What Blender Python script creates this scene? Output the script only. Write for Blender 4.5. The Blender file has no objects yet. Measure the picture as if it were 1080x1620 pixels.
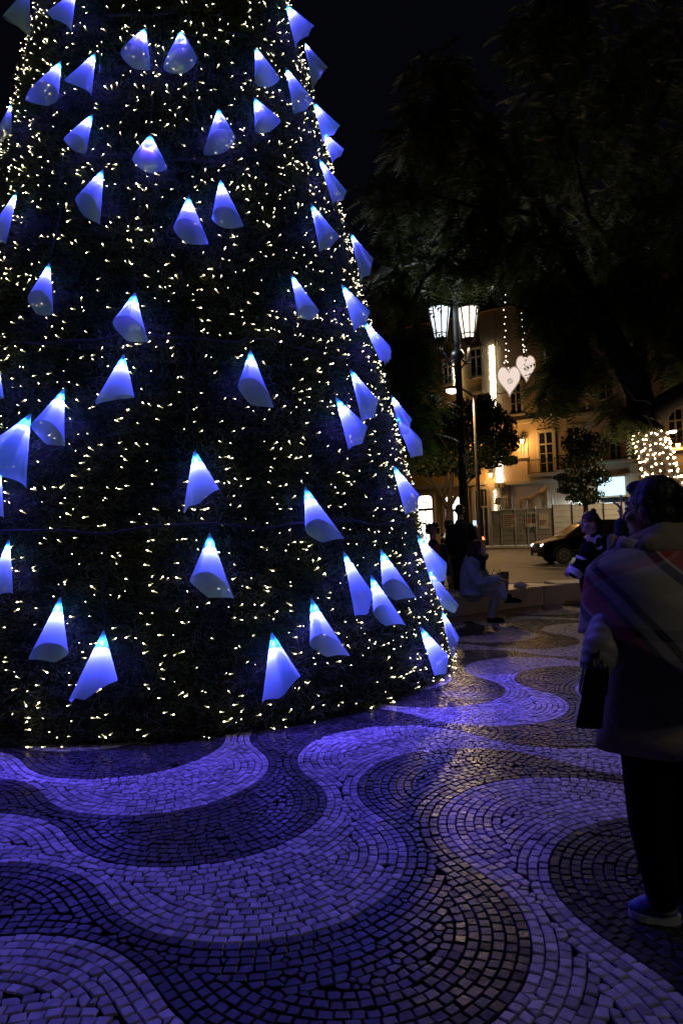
import bpy, bmesh, math, random
import numpy as np
from mathutils import Vector, Matrix, kdtree
from mathutils.bvhtree import BVHTree

random.seed(7); rng = np.random.default_rng(11)
scene = bpy.context.scene
COL = scene.collection
PI = math.pi

# ------------------------------------------------------------------ camera
FPX, HORIZON, ROLL, EYE = 1080.0, 848.5, math.radians(2.07), 1.5
PITCH = math.atan((HORIZON - 810) / FPX)
cam_d = bpy.data.cameras.new('camera'); cam = bpy.data.objects.new('camera', cam_d); COL.objects.link(cam)
cam_d.sensor_fit = 'HORIZONTAL'; cam_d.sensor_width = 24.0; cam_d.lens = 24.0
cam_d.clip_start = 0.05; cam_d.clip_end = 600
fw = Vector((0, math.cos(PITCH), math.sin(PITCH)))
rt0, up0 = Vector((1, 0, 0)), Vector((0, -math.sin(PITCH), math.cos(PITCH)))
# image x,y(down) are turned by ROLL before they become world directions
cR, sR = math.cos(ROLL), math.sin(ROLL)
cam_right = cR * rt0 - sR * up0
cam_up = sR * rt0 + cR * up0
M = Matrix((cam_right, cam_up, -fw)).transposed().to_4x4(); M.translation = Vector((0, 0, EYE))
cam.matrix_world = M
scene.camera = cam

# ------------------------------------------------------------------ night sky, exposure
world = bpy.data.worlds.new('World'); scene.world = world; world.use_nodes = True
bg = world.node_tree.nodes['Background']
bg.inputs[0].default_value = (0.28, 0.31, 0.62, 1); bg.inputs[1].default_value = 0.0045
vs = scene.view_settings
vs.view_transform = 'Standard'; vs.look = 'None'; vs.exposure = 0.0; vs.gamma = 1.0; vs.use_curve_mapping = False
cy = scene.cycles
cy.use_denoising = True; cy.max_bounces = 6; cy.transparent_max_bounces = 24; cy.sample_clamp_indirect = 3.0
cy.sample_clamp_direct = 0; cy.caustics_reflective = False; cy.caustics_refractive = False
try: cy.use_light_tree = True
except Exception: pass

# lamp strengths (each lamp is created in its own builder)
LED_W = 42.0; LED_COL = (0.098, 0.062, 1.0)
STREET_W = 12; FACADE_W = 210

# ------------------------------------------------------------------ pixel -> place
def ray(px, py):
    d = cam_right * (px - 540) / FPX - cam_up * (py - 810) / FPX + fw
    return d
def at(px, py, Y):
    d = ray(px, py); k = Y / d.y
    return Vector((d.x * k, Y, EYE + d.z * k))
def zg(Y):                                    # the square is flat, the street rises gently
    return 0.0105 * max(0.0, Y - 12.0)
def gnd(px, py):
    d = ray(px, py); Y = 5.0
    for _ in range(40): Y = 0.5 * Y + 0.5 * (zg(Y) - EYE) / d.z * d.y
    return at(px, py, Y)

# ------------------------------------------------------------------ helpers
def link(o, parent=None):
    COL.objects.link(o)
    if parent is not None: o.parent = parent
    return o
def mesh_obj(name, verts, faces, mat, parent=None, smooth=False):
    me = bpy.data.meshes.new(name)
    if parent is not None:
        off = Vector((0, 0, 0)); q = parent
        while q is not None: off = off + q.location; q = q.parent
        verts = [(v[0] - off[0], v[1] - off[1], v[2] - off[2]) for v in verts]
    me.from_pydata([tuple(v) for v in verts], [], [tuple(f) for f in faces])
    if smooth: me.polygons.foreach_set('use_smooth', [True] * len(me.polygons))
    if mat is not None: me.materials.append(mat)
    me.update()
    return link(bpy.data.objects.new(name, me), parent)
def thing(name, label, cat, loc=(0, 0, 0), group=None):
    o = bpy.data.objects.new(name, None); o.empty_display_size = 0.1
    o.location = loc; link(o); o['label'] = label; o['category'] = cat
    if group: o['group'] = group
    return o
def tag(o, label, cat, group=None):
    o['label'] = label; o['category'] = cat
    if group: o['group'] = group
    return o
def kind(o, k): o['kind'] = k; return o

class MB:
    def __init__(s): s.v = []; s.f = []
    def add(s, v, f):
        b = len(s.v); s.v += [tuple(x) for x in v]; s.f += [tuple(i + b for i in q) for q in f]; return s
    def box(s, c, size, ax=None, bev=0.0):
        X, Y, Z = ax or (Vector((1, 0, 0)), Vector((0, 1, 0)), Vector((0, 0, 1)))
        c = Vector(c); hx, hy, hz = size[0] / 2, size[1] / 2, size[2] / 2
        if bev <= 0:
            v = [c + X * (a * hx) + Y * (b * hy) + Z * (d * hz) for d in (-1, 1) for a, b in ((-1, -1), (1, -1), (1, 1), (-1, 1))]
            return s.add(v, [(3, 2, 1, 0), (4, 5, 6, 7), (0, 1, 5, 4), (1, 2, 6, 5), (2, 3, 7, 6), (3, 0, 4, 7)])
        v = []; b = min(bev, hx * .9, hy * .9, hz * .9)
        for d, ins in ((-hz, b), (-hz + b, 0), (hz - b, 0), (hz, b)):
            for a, e in ((-1, -1), (1, -1), (1, 1), (-1, 1)):
                if a * e > 0: pts = ((a * (hx - ins), e * (hy - ins - b * (ins == 0))), (a * (hx - ins - b * (ins == 0)), e * (hy - ins)))
                else: pts = ((a * (hx - ins - b * (ins == 0)), e * (hy - ins)), (a * (hx - ins), e * (hy - ins - b * (ins == 0))))
                for p in pts: v.append(c + X * p[0] + Y * p[1] + Z * d)
        f = []
        for k in range(3):
            for i in range(8): f.append((k * 8 + i, k * 8 + (i + 1) % 8, k * 8 + 8 + (i + 1) % 8, k * 8 + 8 + i))
        f.append(tuple(range(7, -1, -1))); f.append(tuple(range(24, 32)))
        return s.add(v, f)
    def tube(s, pts, rad, n=8, cap=True):
        pts = [Vector(p) for p in pts]; m = len(pts)
        if not hasattr(rad, '__len__'): rad = [rad] * m
        b = len(s.v); prev = None
        for i, p in enumerate(pts):
            t = (pts[min(i + 1, m - 1)] - pts[max(i - 1, 0)])
            if t.length < 1e-9: t = Vector((0, 0, 1))
            t.normalize()
            if prev is None:
                a = t.orthogonal().normalized()
            else:
                a = prev - t * prev.dot(t)
                a = a.normalized() if a.length > 1e-6 else t.orthogonal().normalized()
            prev = a; c = t.cross(a)
            for k in range(n):
                an = 2 * PI * k / n; s.v.append(tuple(p + (a * math.cos(an) + c * math.sin(an)) * rad[i]))
        for i in range(m - 1):
            for k in range(n):
                s.f.append((b + i * n + k, b + i * n + (k + 1) % n, b + i * n + n + (k + 1) % n, b + i * n + n + k))
        if cap:
            s.f.append(tuple(b + k for k in range(n - 1, -1, -1))); s.f.append(tuple(b + (m - 1) * n + k for k in range(n)))
        return s
    def lathe(s, c, prof, n=16, ax=None):
        X, Y, Z = ax or (Vector((1, 0, 0)), Vector((0, 1, 0)), Vector((0, 0, 1)))
        c = Vector(c); b = len(s.v)
        for r, h in prof:
            for k in range(n):
                an = 2 * PI * k / n; s.v.append(tuple(c + (X * math.cos(an) + Y * math.sin(an)) * r + Z * h))
        for i in range(len(prof) - 1):
            for k in range(n):
                s.f.append((b + i * n + k, b + i * n + (k + 1) % n, b + i * n + n + (k + 1) % n, b + i * n + n + k))
        s.f.append(tuple(b + k for k in range(n - 1, -1, -1))); s.f.append(tuple(b + (len(prof) - 1) * n + k for k in range(n)))
        return s
    def ell(s, c, r, n=12, m=8, rot=None):
        c = Vector(c); b = len(s.v)
        R = rot or Matrix.Identity(3)
        for i in range(m + 1):
            th = PI * i / m
            for k in range(n):
                an = 2 * PI * k / n
                s.v.append(tuple(c + R @ Vector((r[0] * math.sin(th) * math.cos(an), r[1] * math.sin(th) * math.sin(an), r[2] * math.cos(th)))))
        for i in range(m):
            for k in range(n):
                s.f.append((b + i * n + k, b + i * n + n + k, b + i * n + n + (k + 1) % n, b + i * n + (k + 1) % n))
        return s
    def prism(s, poly, d0, d1, O, X, Y, Z):      # polygon in X,Y extruded along Z
        O = Vector(O); n = len(poly)
        v = [O + X * p[0] + Y * p[1] + Z * d0 for p in poly] + [O + X * p[0] + Y * p[1] + Z * d1 for p in poly]
        f = [tuple(range(n - 1, -1, -1)), tuple(range(n, 2 * n))] + [(i, (i + 1) % n, n + (i + 1) % n, n + i) for i in range(n)]
        return s.add(v, f)
    def obj(s, name, mat, parent=None, smooth=False): return mesh_obj(name, s.v, s.f, mat, parent, smooth)

def cap_pts(mb, p0, p1, r0, r1, n=12):
    """tapered capsule"""
    p0, p1 = Vector(p0), Vector(p1); t = (p1 - p0)
    L = t.length; t = t / L if L > 1e-6 else Vector((0, 0, 1))
    pts, rad = [], []
    for a in (-1, -.8, -.45, 0): pts.append(p0 + t * (a * r0)); rad.append(max(.001, r0 * math.sqrt(max(0, 1 - a * a))))
    for a in (0, .45, .8, 1): pts.append(p1 + t * (a * r1)); rad.append(max(.001, r1 * math.sqrt(max(0, 1 - a * a))))
    mb.tube(pts, rad, n)
def blob(name, parts, mat, parent, voxel=0.012, smooth=3):
    """union of capsules and ellipsoids fused into one continuous skin"""
    mb = MB()
    for q in parts:
        if q[0] == 'c': cap_pts(mb, *q[1:])
        else: mb.ell(q[1], q[2], 14, 10, q[3] if len(q) > 3 else None)
    o = mesh_obj(name, mb.v, mb.f, mat, None, True)
    m = o.modifiers.new('r', 'REMESH'); m.mode = 'VOXEL'; m.voxel_size = voxel; m.use_smooth_shade = True
    if smooth:
        m2 = o.modifiers.new('s', 'SMOOTH'); m2.iterations = smooth; m2.factor = .6
    dg = bpy.context.evaluated_depsgraph_get()
    me = bpy.data.meshes.new_from_object(o.evaluated_get(dg)); me.name = name
    old = o.data; o.modifiers.clear(); o.data = me; bpy.data.meshes.remove(old)
    if not me.materials: me.materials.append(mat)
    me.polygons.foreach_set('use_smooth', [True] * len(me.polygons))
    if parent is not None:
        me.transform(Matrix.Translation(-Vector(parent.location))); o.parent = parent
    return o

# ------------------------------------------------------------------ materials
def mat(name, col, rough=.6, metal=0.0, var=.25, scale=8.0, bump=0.0, bscale=40.0, spec=.5, coat=0.0):
    m = bpy.data.materials.new(name); m.use_nodes = True; nt = m.node_tree; b = nt.nodes['Principled BSDF']
    b.inputs['Roughness'].default_value = rough; b.inputs['Metallic'].default_value = metal
    b.inputs['Specular IOR Level'].default_value = spec; b.inputs['Coat Weight'].default_value = coat
    tc = nt.nodes.new('ShaderNodeTexCoord')
    n = nt.nodes.new('ShaderNodeTexNoise'); n.inputs['Scale'].default_value = scale; n.inputs['Detail'].default_value = 5
    nt.links.new(tc.outputs['Object'], n.inputs['Vector'])
    r = nt.nodes.new('ShaderNodeMapRange'); r.inputs[3].default_value = 1 - var; r.inputs[4].default_value = 1 + var
    r.inputs[1].default_value = .25; r.inputs[2].default_value = .75
    nt.links.new(n.outputs['Fac'], r.inputs[0])
    mx = nt.nodes.new('ShaderNodeVectorMath'); mx.operation = 'SCALE'; mx.inputs[0].default_value = col
    nt.links.new(r.outputs[0], mx.inputs['Scale']); nt.links.new(mx.outputs[0], b.inputs['Base Color'])
    if bump > 0:
        n2 = nt.nodes.new('ShaderNodeTexNoise'); n2.inputs['Scale'].default_value = bscale; n2.inputs['Detail'].default_value = 4
        nt.links.new(tc.outputs['Object'], n2.inputs['Vector'])
        bp = nt.nodes.new('ShaderNodeBump'); bp.inputs['Strength'].default_value = bump; bp.inputs['Distance'].default_value = .01
        nt.links.new(n2.outputs['Fac'], bp.inputs['Height']); nt.links.new(bp.outputs[0], b.inputs['Normal'])
    return m
def emit(name, col, strength, sampling='AUTO'):
    m = bpy.data.materials.new(name); m.use_nodes = True; nt = m.node_tree; nt.nodes.clear()
    e = nt.nodes.new('ShaderNodeEmission'); o = nt.nodes.new('ShaderNodeOutputMaterial')
    e.inputs[0].default_value = (*col, 1); e.inputs[1].default_value = strength
    nt.links.new(e.outputs[0], o.inputs[0])
    try: m.cycles.emission_sampling = sampling
    except Exception: pass
    return m
def stone_mat(name, col, rough, var):
    m = mat(name, col, rough, 0, .34, 22, .14, 50)
    nt = m.node_tree; b = nt.nodes['Principled BSDF']
    b.inputs['Specular IOR Level'].default_value = .20
    at_ = nt.nodes.new('ShaderNodeAttribute'); at_.attribute_name = 'tone'
    src = b.inputs['Base Color'].links[0].from_socket
    mr = nt.nodes.new('ShaderNodeMapRange'); mr.inputs[3].default_value = 1 - var; mr.inputs[4].default_value = 1 + var
    nt.links.new(at_.outputs['Fac'], mr.inputs[0])
    sc = nt.nodes.new('ShaderNodeVectorMath'); sc.operation = 'SCALE'
    nt.links.new(src, sc.inputs[0]); nt.links.new(mr.outputs[0], sc.inputs['Scale']); nt.links.new(sc.outputs[0], b.inputs['Base Color'])
    n = nt.nodes.new('ShaderNodeTexNoise'); n.inputs['Scale'].default_value = 14
    tc = nt.nodes.new('ShaderNodeTexCoord'); nt.links.new(tc.outputs['Object'], n.inputs['Vector'])
    r2 = nt.nodes.new('ShaderNodeMapRange'); r2.inputs[1].default_value = .3; r2.inputs[2].default_value = .7
    r2.inputs[3].default_value = rough - .1; r2.inputs[4].default_value = rough + .15
    nt.links.new(n.outputs['Fac'], r2.inputs[0]); nt.links.new(r2.outputs[0], b.inputs['Roughness'])
    return m
def leaf_mat(name, col, var=.5, trans=.25):
    m = mat(name, col, .5, 0, var, 3.0)
    nt = m.node_tree; b = nt.nodes['Principled BSDF']; out = nt.nodes['Material Output']
    t = nt.nodes.new('ShaderNodeBsdfTranslucent'); t.inputs[0].default_value = (col[0] * 1.3, col[1] * 1.3, col[2] * .7, 1)
    mx = nt.nodes.new('ShaderNodeMixShader'); mx.inputs[0].default_value = trans
    nt.links.new(b.outputs[0], mx.inputs[1]); nt.links.new(t.outputs[0], mx.inputs[2]); nt.links.new(mx.outputs[0], out.inputs[0])
    return m
M_lime = stone_mat('limestone', (.44, .41, .39), .44, .38)
M_basalt = stone_mat('basalt', (.05, .046, .047), .34, .42)
M_basalt.node_tree.nodes['Principled BSDF'].inputs['Specular IOR Level'].default_value = .14
M_bed = mat('joint_earth', (.008, .007, .0065), .95, 0, .4, 30, spec=0)
M_bark = mat('bark', (.06, .045, .035), .9, 0, .4, 6, .8, 25)
M_black = mat('black_paint', (.012, .012, .014), .4, 0, .2, 6)
M_wire = mat('cable_sheath', (.035, .034, .034), .7, spec=.2)
M_iron = mat('wrought_iron', (.015, .015, .017), .5, .3)

# ================================================================== GROUND
def sheet(name, polyg, z, m, kindn='structure', n=1):
    o = mesh_obj(name, [(p[0], p[1], zg(p[1]) + z) for p in polyg], [tuple(range(len(polyg)))], m)
    return kind(o, kindn)
M_road = mat('road_setts', (.075, .07, .066), .55, 0, .35, 1.2, .6, 6)
# sheets are cut at the bend of the terrain (Y = 12)
v = [(-160, -60, -.08), (160, -60, -.08), (160, 12, -.08), (-160, 12, -.08), (160, 400, zg(400) - .08), (-160, 400, zg(400) - .08)]
kind(mesh_obj('ground', v, [(0, 1, 2, 3), (3, 2, 4, 5)], mat('ground_earth', (.05, .045, .04), .9)), 'structure')

# ---- the wave paving: one curve repeated; colours alternate between neighbouring curves
WP = dict(ox=-1.657, oy=5.1737, th=.5463, L=2.8496, A=.6921, a2=.4495, w=.7308, A3=.0493, sh=.0209)
Sarr = np.arange(-11 * PI, 13 * PI, .018)
def wave_curve(n):
    q = WP; c, s = math.cos(q['th']), math.sin(q['th'])
    u = q['L'] / (2 * PI) * (Sarr + q['a2'] * np.sin(2 * Sarr)) + n * q['sh']
    vv = q['A'] * np.cos(Sarr) + q['A3'] * np.cos(3 * Sarr) + n * q['w']
    return np.stack([q['ox'] + u * c + vv * s, q['oy'] + u * s - vv * c], 1)
TREE_C = Vector((-1.88, 8.21, 0)); TREE_R, TREE_H = 3.14, 15.1
PLAZA_END = 18.4
def in_region(P, m=0.0):
    X, Y = P[:, 0], P[:, 1]
    ok = (Y > 1.15) & (Y < PLAZA_END - .05) & (X > -.56 * Y - 1.0 - m) & (X < .56 * Y + 1.2 + m)
    ok &= ~((Y > 11.2) & (X < .3))
    ok &= np.hypot(X - TREE_C.x, Y - TREE_C.y) > TREE_R - .22
    return ok
curves = {n: wave_curve(n) for n in range(-12, 12)}
allp = []; alln = []
for n, c in curves.items():
    k = in_region(c, 1.0); allp.append(c[k]); alln += [n] * int(k.sum())
allp = np.concatenate(allp); alln = np.array(alln)
kd = kdtree.KDTree(len(allp))
for i, p in enumerate(allp): kd.insert((p[0], p[1], 0), i)
kd.balance()
ROW = .046
stones = []                # cx, cy, tx, ty, half_len, half_wid, band
cell = {}
def free(x, y, r, band):
    ix, iy = int(x // .07), int(y // .07)
    for a in (-1, 0, 1):
        for b in (-1, 0, 1):
            for (X, Y, rr) in cell.get((ix + a, iy + b), ()):
                if (X - x) ** 2 + (Y - y) ** 2 < (r + rr) ** 2: return False
    return True
for krow in range(16):
    for n, c in curves.items():
        tan = np.gradient(c, axis=0); tan /= np.linalg.norm(tan, axis=1)[:, None]
        nor = np.stack([-tan[:, 1], tan[:, 0]], 1)
        for side in (1, -1):
            d = (krow + .5) * ROW
            P = c + nor * d * side
            dP = np.diff(P, axis=0); seg = np.linalg.norm(dP, axis=1)
            ok = in_region(P)[:-1] & (np.einsum('ij,ij->i', dP, tan[:-1]) > 0)
            band = n - 1 if side > 0 else n
            acc = 0; last = -10; need = .03
            for i in np.nonzero(ok)[0]:
                if i != last + 1: acc = 0; need = .03
                last = i; acc += seg[i]
                if acc < need: continue
                Lh = random.uniform(.0155, .029)
                x, y = P[i]
                if kd.find((x, y, 0))[2] < d - .015: acc = need - .013; continue
                if not free(x, y, 0.0190, 0): acc = need - .010; continue
                stones.append((x, y, tan[i][0], tan[i][1], Lh, ROW / 2 - .003, band, n * 2 + (side > 0), krow))
                cell.setdefault((int(x // .07), int(y // .07)), []).append((x, y, 0.0190))
                acc = 0; need = Lh + .004 + .0212
# small odd stones fill what the rows leave open in the middle of the bands
gx, gy = np.meshgrid(np.arange(-9, 12, .022), np.arange(1.1, PLAZA_END, .022))
G = np.stack([gx.ravel(), gy.ravel()], 1) + rng.uniform(-.012, .012, (gx.size, 2)); G = G[in_region(G)]
for x, y in G:
    if not free(x, y, .0138, 0): continue
    co, j, dist = kd.find((x, y, 0))
    if dist < .020: continue
    n = int(alln[j]); c = allp[j]
    # which side of the curve: compare with the curve's own tangent
    a = allp[min(j + 1, len(allp) - 1)] - c
    if np.hypot(*a) > .1: a = c - allp[j - 1]
    sgn = a[0] * (y - c[1]) - a[1] * (x - c[0])
    band = n - 1 if sgn > 0 else n
    a = a / (np.hypot(*a) + 1e-9)
    stones.append((x, y, a[0], a[1], random.uniform(.020, .026), random.uniform(.019, .025), band, 9999, -1))
    cell.setdefault((int(x // .07), int(y // .07)), []).append((x, y, .0145))
ST = np.array(stones); NS = len(ST)
# cut every stone to fit its neighbours: rows stay straight, ends meet with a thin joint
kds = kdtree.KDTree(NS)
for i in range(NS): kds.insert((ST[i, 0], ST[i, 1], 0), i)
kds.balance()
def clip(poly, px, py, nx, ny):              # keep the side where (p - P).n <= 0
    out = []; m = len(poly)
    dl = [(x - px) * nx + (y - py) * ny for x, y in poly]
    for i in range(m):
        j = (i + 1) % m; a, b = dl[i], dl[j]
        if a <= 0: out.append(poly[i])
        if (a < 0 < b) or (b < 0 < a):
            t = a / (a - b); out.append((poly[i][0] + (poly[j][0] - poly[i][0]) * t, poly[i][1] + (poly[j][1] - poly[i][1]) * t))
    return out
SL = ST.tolist(); polys = []; U = random.uniform
for i in range(NS):
    x, y, tx, ty, hl, hw, band, cid, row = SL[i]; nx, ny = -ty, tx
    if row >= 0: hl2, hw2 = hl + .010, ROW / 2 - U(.0014, .0036)
    else: hl2 = hw2 = .028
    sk = U(-.0085, .0085)
    P = [(x + tx * a * hl2 + nx * b * hw2 + tx * b * sk, y + ty * a * hl2 + ny * b * hw2 + ty * b * sk) for a, b in ((-1, -1), (1, -1), (1, 1), (-1, 1))]
    for co, j, d in kds.find_n((x, y, 0), 14):
        if j == i or d > .085: continue
        q = SL[j]
        if q[6] != band: continue
        if row >= 0 and q[7] == cid and q[8] != row: continue
        dx, dy = (q[0] - x) / d, (q[1] - y) / d
        w = .5
        if row >= 0 and q[8] < 0: w = .60
        if row < 0 and q[8] >= 0: w = .40
        g = d * w - U(.0014, .0036); ang = U(-.2, .2); ca, sa = math.cos(ang), math.sin(ang); dx, dy = dx * ca - dy * sa, dx * sa + dy * ca
        P = clip(P, x + dx * g, y + dy * g, dx, dy)
        if len(P) < 3: break
    if len(P) >= 3:
        co, j, d = kd.find((x, y, 0))
        if d < .05 and d > 1e-4:
            dx, dy = (co[0] - x) / d, (co[1] - y) / d; P = clip(P, co[0] - dx * .0022, co[1] - dy * .0022, dx, dy)
    if len(P) >= 3:
        ar = .5 * abs(sum(P[k][0] * P[(k + 1) % len(P)][1] - P[(k + 1) % len(P)][0] * P[k][1] for k in range(len(P))))
        polys.append(P if ar > 1.7e-4 else None)
    else: polys.append(None)
for i in rng.choice(NS, 60, replace=False): polys[i] = None        # sockets where a stone has gone
keep = np.array([p is not None for p in polys]); ST = ST[keep]; polys = [p for p in polys if p is not None]; NS = len(ST)
tone = rng.random(NS); tilt = rng.normal(0, .022, (NS, 2)); zoff = rng.normal(0, .0016, NS)
def stone_mesh(name, ids, m):
    V = []; F = []; T = []; TO = []
    for i in ids:
        P = polys[i]; n = len(P); b = len(V); cx = sum(p[0] for p in P) / n; cy_ = sum(p[1] for p in P) / n
        z0 = zg(cy_) + zoff[i]; a1, a2 = tilt[i]
        r = max(math.hypot(p[0] - cx, p[1] - cy_) for p in P); k2 = 1 - .006 / r
        for p in P: V.append((p[0], p[1], z0 - .022))
        for p in P: V.append((p[0], p[1], z0 - .0036))
        for s_, dz in ((k2, 0),):
            for p in P:
                dx, dy = (p[0] - cx) * s_, (p[1] - cy_) * s_
                V.append((cx + dx, cy_ + dy, z0 + dz + a1 * dx + a2 * dy + random.uniform(-.0004, .0004)))
        for l in range(2):
            for q in range(n):
                w = (q + 1) % n; F.append((b + l * n + q, b + l * n + w, b + l * n + n + w, b + l * n + n + q))
        F.append(tuple(b + 2 * n + q for q in range(n)))
        TO += [tone[i]] * (3 * n)
    me = bpy.data.meshes.new(name); me.from_pydata(V, [], F)
    me.polygons.foreach_set('use_smooth', np.zeros(len(F), bool))
    at_ = me.attributes.new('tone', 'FLOAT', 'POINT'); at_.data.foreach_set('value', np.array(TO, np.float32))
    me.materials.append(m); me.update(); return me
# the joint bed below, following the terrain
bed = mesh_obj('plaza_paving', [(-12, .2, -.010), (14, .2, -.010), (14, 12, -.010), (-12, 12, -.010), (14, PLAZA_END, zg(PLAZA_END) - .010), (-12, PLAZA_END, zg(PLAZA_END) - .010)],
               [(0, 1, 2, 3), (3, 2, 4, 5)], M_bed)
kind(bed, 'structure')
white = (ST[:, 6].astype(int) % 2) == 0
# the 300 nearest stones in the frame are pieces of their own
px = 540 + 1080 * ST[:, 0] / ST[:, 1]
inview = (ST[:, 1] > 2.0) & (np.abs(px - 540) < 545)
order = np.argsort(np.where(inview, ST[:, 1], 1e9))[:300]
single = np.zeros(NS, bool); single[order] = True
for i in order: link(bpy.data.objects.new('paving_stone', stone_mesh('paving_stone', [i], M_lime if white[i] else M_basalt)), bed)
for nm, sel, m in (('limestone_setts', white & ~single, M_lime), ('basalt_setts', ~white & ~single, M_basalt)):
    kind(link(bpy.data.objects.new(nm, stone_mesh(nm, np.nonzero(sel)[0].tolist(), m)), bed), 'stuff')
print('stones', NS)

# ---- street, kerbs, far pavement
FD = Vector((.858, -.514, 0)); FN = Vector((-.514, -.858, 0)); UP = Vector((0, 0, 1))
F0 = at(785, 861, 49); F0.z = zg(49)
def fac_pt(s, z=0.0, out=0.0): return F0 + FD * s + UP * z + FN * out
def fac(px, py, out=0.0):                     # pixel -> (s, z) on the house fronts
    d = ray(px, py); O = Vector((0, 0, EYE)); k = (F0 + FN * out - O).dot(FN) / d.dot(FN); P = O + d * k
    return (P - F0).dot(FD), P.z - F0.z
PAVE = 4.6
a, b = fac_pt(-60, 0, PAVE), fac_pt(60, 0, PAVE)
kind(mesh_obj('road', [(-60, PLAZA_END, zg(PLAZA_END) - .05), (60, PLAZA_END, zg(PLAZA_END) - .05), (b.x, b.y, zg(b.y) - .05), (a.x, a.y, zg(a.y) - .05)], [(0, 1, 2, 3)], M_road), 'structure')
M_kerb = mat('kerb_stone', (.30, .28, .26), .7, 0, .2, 3, .3, 30)
k = MB()
for i in range(40):
    x = -20 + i * 1.2; k = MB(); k.box((x + .6, PLAZA_END + .1, zg(PLAZA_END) - .05), (1.188, .2, .14), None, .012)
    if -1 < x < 18:
        o = k.obj('kerb_stone', M_kerb, bed)
# far pavement in front of the houses, a real step
a2, b2 = fac_pt(-60, 0, -.3), fac_pt(60, 0, -.3)
k = MB(); top = [a, b, b2, a2]
vv = [(p.x, p.y, zg(p.y) + .07) for p in top] + [(p.x, p.y, zg(p.y) - .1) for p in top]
kind(mesh_obj('pavement', vv, [(0, 1, 2, 3), (4, 5, 1, 0), (5, 6, 2, 1), (6, 7, 3, 2), (7, 4, 0, 3)], mat('far_paving', (.26, .24, .21), .7, 0, .25, 2)), 'structure')
M_line = mat('road_paint', (.62, .60, .55), .7, 0, .3, 4)
p0, p1 = gnd(690, 889), gnd(905, 897)
dv = (p1 - p0); dv.z = 0; dv.normalize(); nv = Vector((-dv.y, dv.x, 0)) * .07
q = [p0 - dv * 6 - nv, p1 + dv * 8 - nv, p1 + dv * 8 + nv, p0 - dv * 6 + nv]
kind(mesh_obj('road_marking', [(p.x, p.y, zg(p.y) - .044) for p in q], [(0, 1, 2, 3)], M_line), 'structure')
# ================================================================== CHRISTMAS TREE
def cone_r(z): return TREE_R * (1 - z / TREE_H)
def cone_pt(az, z, off=0.0): r = cone_r(z) + off; return Vector((TREE_C.x + r * math.cos(az), TREE_C.y + r * math.sin(az), z))
def cone_n(az): return Vector((math.cos(az), math.sin(az), TREE_R / TREE_H)).normalized()
VIEW_AZ = math.atan2(-TREE_C.y, -TREE_C.x)
tree = thing('christmas_tree', 'giant cone shaped Christmas tree covered in warm fairy lights', 'christmas tree', TREE_C)
mb = MB(); mb.lathe(TREE_C, [(TREE_R - .10, 0.02), (TREE_R - .08, .06)] + [(cone_r(z) - .09, z) for z in np.linspace(.4, 14.2, 20)], 96)
core = mb.obj('core', mat('tree_mesh', (.018, .024, .012), .9, 0, .4, 20), tree, True)
# garland needles: short blades standing off the cone in clumps
M_needle = leaf_mat('needles', (.10, .125, .055), .5, .1)
M_needle.node_tree.nodes['Principled BSDF'].inputs['Specular IOR Level'].default_value = .12; M_needle.node_tree.nodes['Principled BSDF'].inputs['Roughness'].default_value = .7
core.data.materials[0].node_tree.nodes['Principled BSDF'].inputs['Specular IOR Level'].default_value = .03
NN = 150000; ZMAX = 8.6
def sample_cone(n, half):
    z = []
    while len(z) < n:
        c = rng.uniform(0, ZMAX, n); c = c[rng.random(n) < (1 - c / TREE_H)]; z += list(c)
    return np.array(z[:n]), VIEW_AZ + rng.uniform(-half, half, n)
z, azs = sample_cone(NN, 1.75)
z = np.maximum(.012, z + .012 * np.sin(z * 40) )
rr = TREE_R * (1 - z / TREE_H); clump = .5 + .5 * np.sin(azs * 31 + 3 * np.sin(z * 5)) * np.sin(z * 17 + 2 * np.sin(azs * 9))
base = np.stack([TREE_C.x + (rr - .07) * np.cos(azs), TREE_C.y + (rr - .07) * np.sin(azs), z], 1)
nrm = np.stack([np.cos(azs), np.sin(azs), np.full(NN, .2)], 1); tg = np.stack([-np.sin(azs), np.cos(azs), np.zeros(NN)], 1)
dirv = nrm * rng.uniform(.4, 1.2, NN)[:, None] + tg * rng.normal(0, .8, NN)[:, None] + np.array([0, 0, 1]) * rng.normal(-.15, .7, NN)[:, None]
dirv /= np.linalg.norm(dirv, axis=1)[:, None]
ln = (.05 + .06 * clump) * rng.uniform(.6, 1.25, NN)
tip = base + dirv * ln[:, None]; tip[:, 2] = np.maximum(tip[:, 2], .004)
wd = np.cross(dirv, rng.normal(0, 1, (NN, 3))); wd /= np.linalg.norm(wd, axis=1)[:, None]
wd *= rng.uniform(.0022, .0045, NN)[:, None]
V = np.concatenate([base - wd, base + wd, tip], 1).reshape(-1, 3) - np.array(TREE_C)
def tri_mesh(name, V, m, parent, per=3):
    me = bpy.data.meshes.new(name); n = len(V) // per
    me.vertices.add(len(V)); me.vertices.foreach_set('co', V.reshape(-1).astype(np.float32))
    me.loops.add(len(V)); me.loops.foreach_set('vertex_index', np.arange(len(V), dtype=np.int32))
    me.polygons.add(n); me.polygons.foreach_set('loop_start', np.arange(0, len(V), per, dtype=np.int32))
    me.materials.append(m); me.update(calc_edges=True); me.validate()
    return link(bpy.data.objects.new(name, me), parent)
kind(tri_mesh('needles', V, M_needle, tree), 'stuff')
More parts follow.
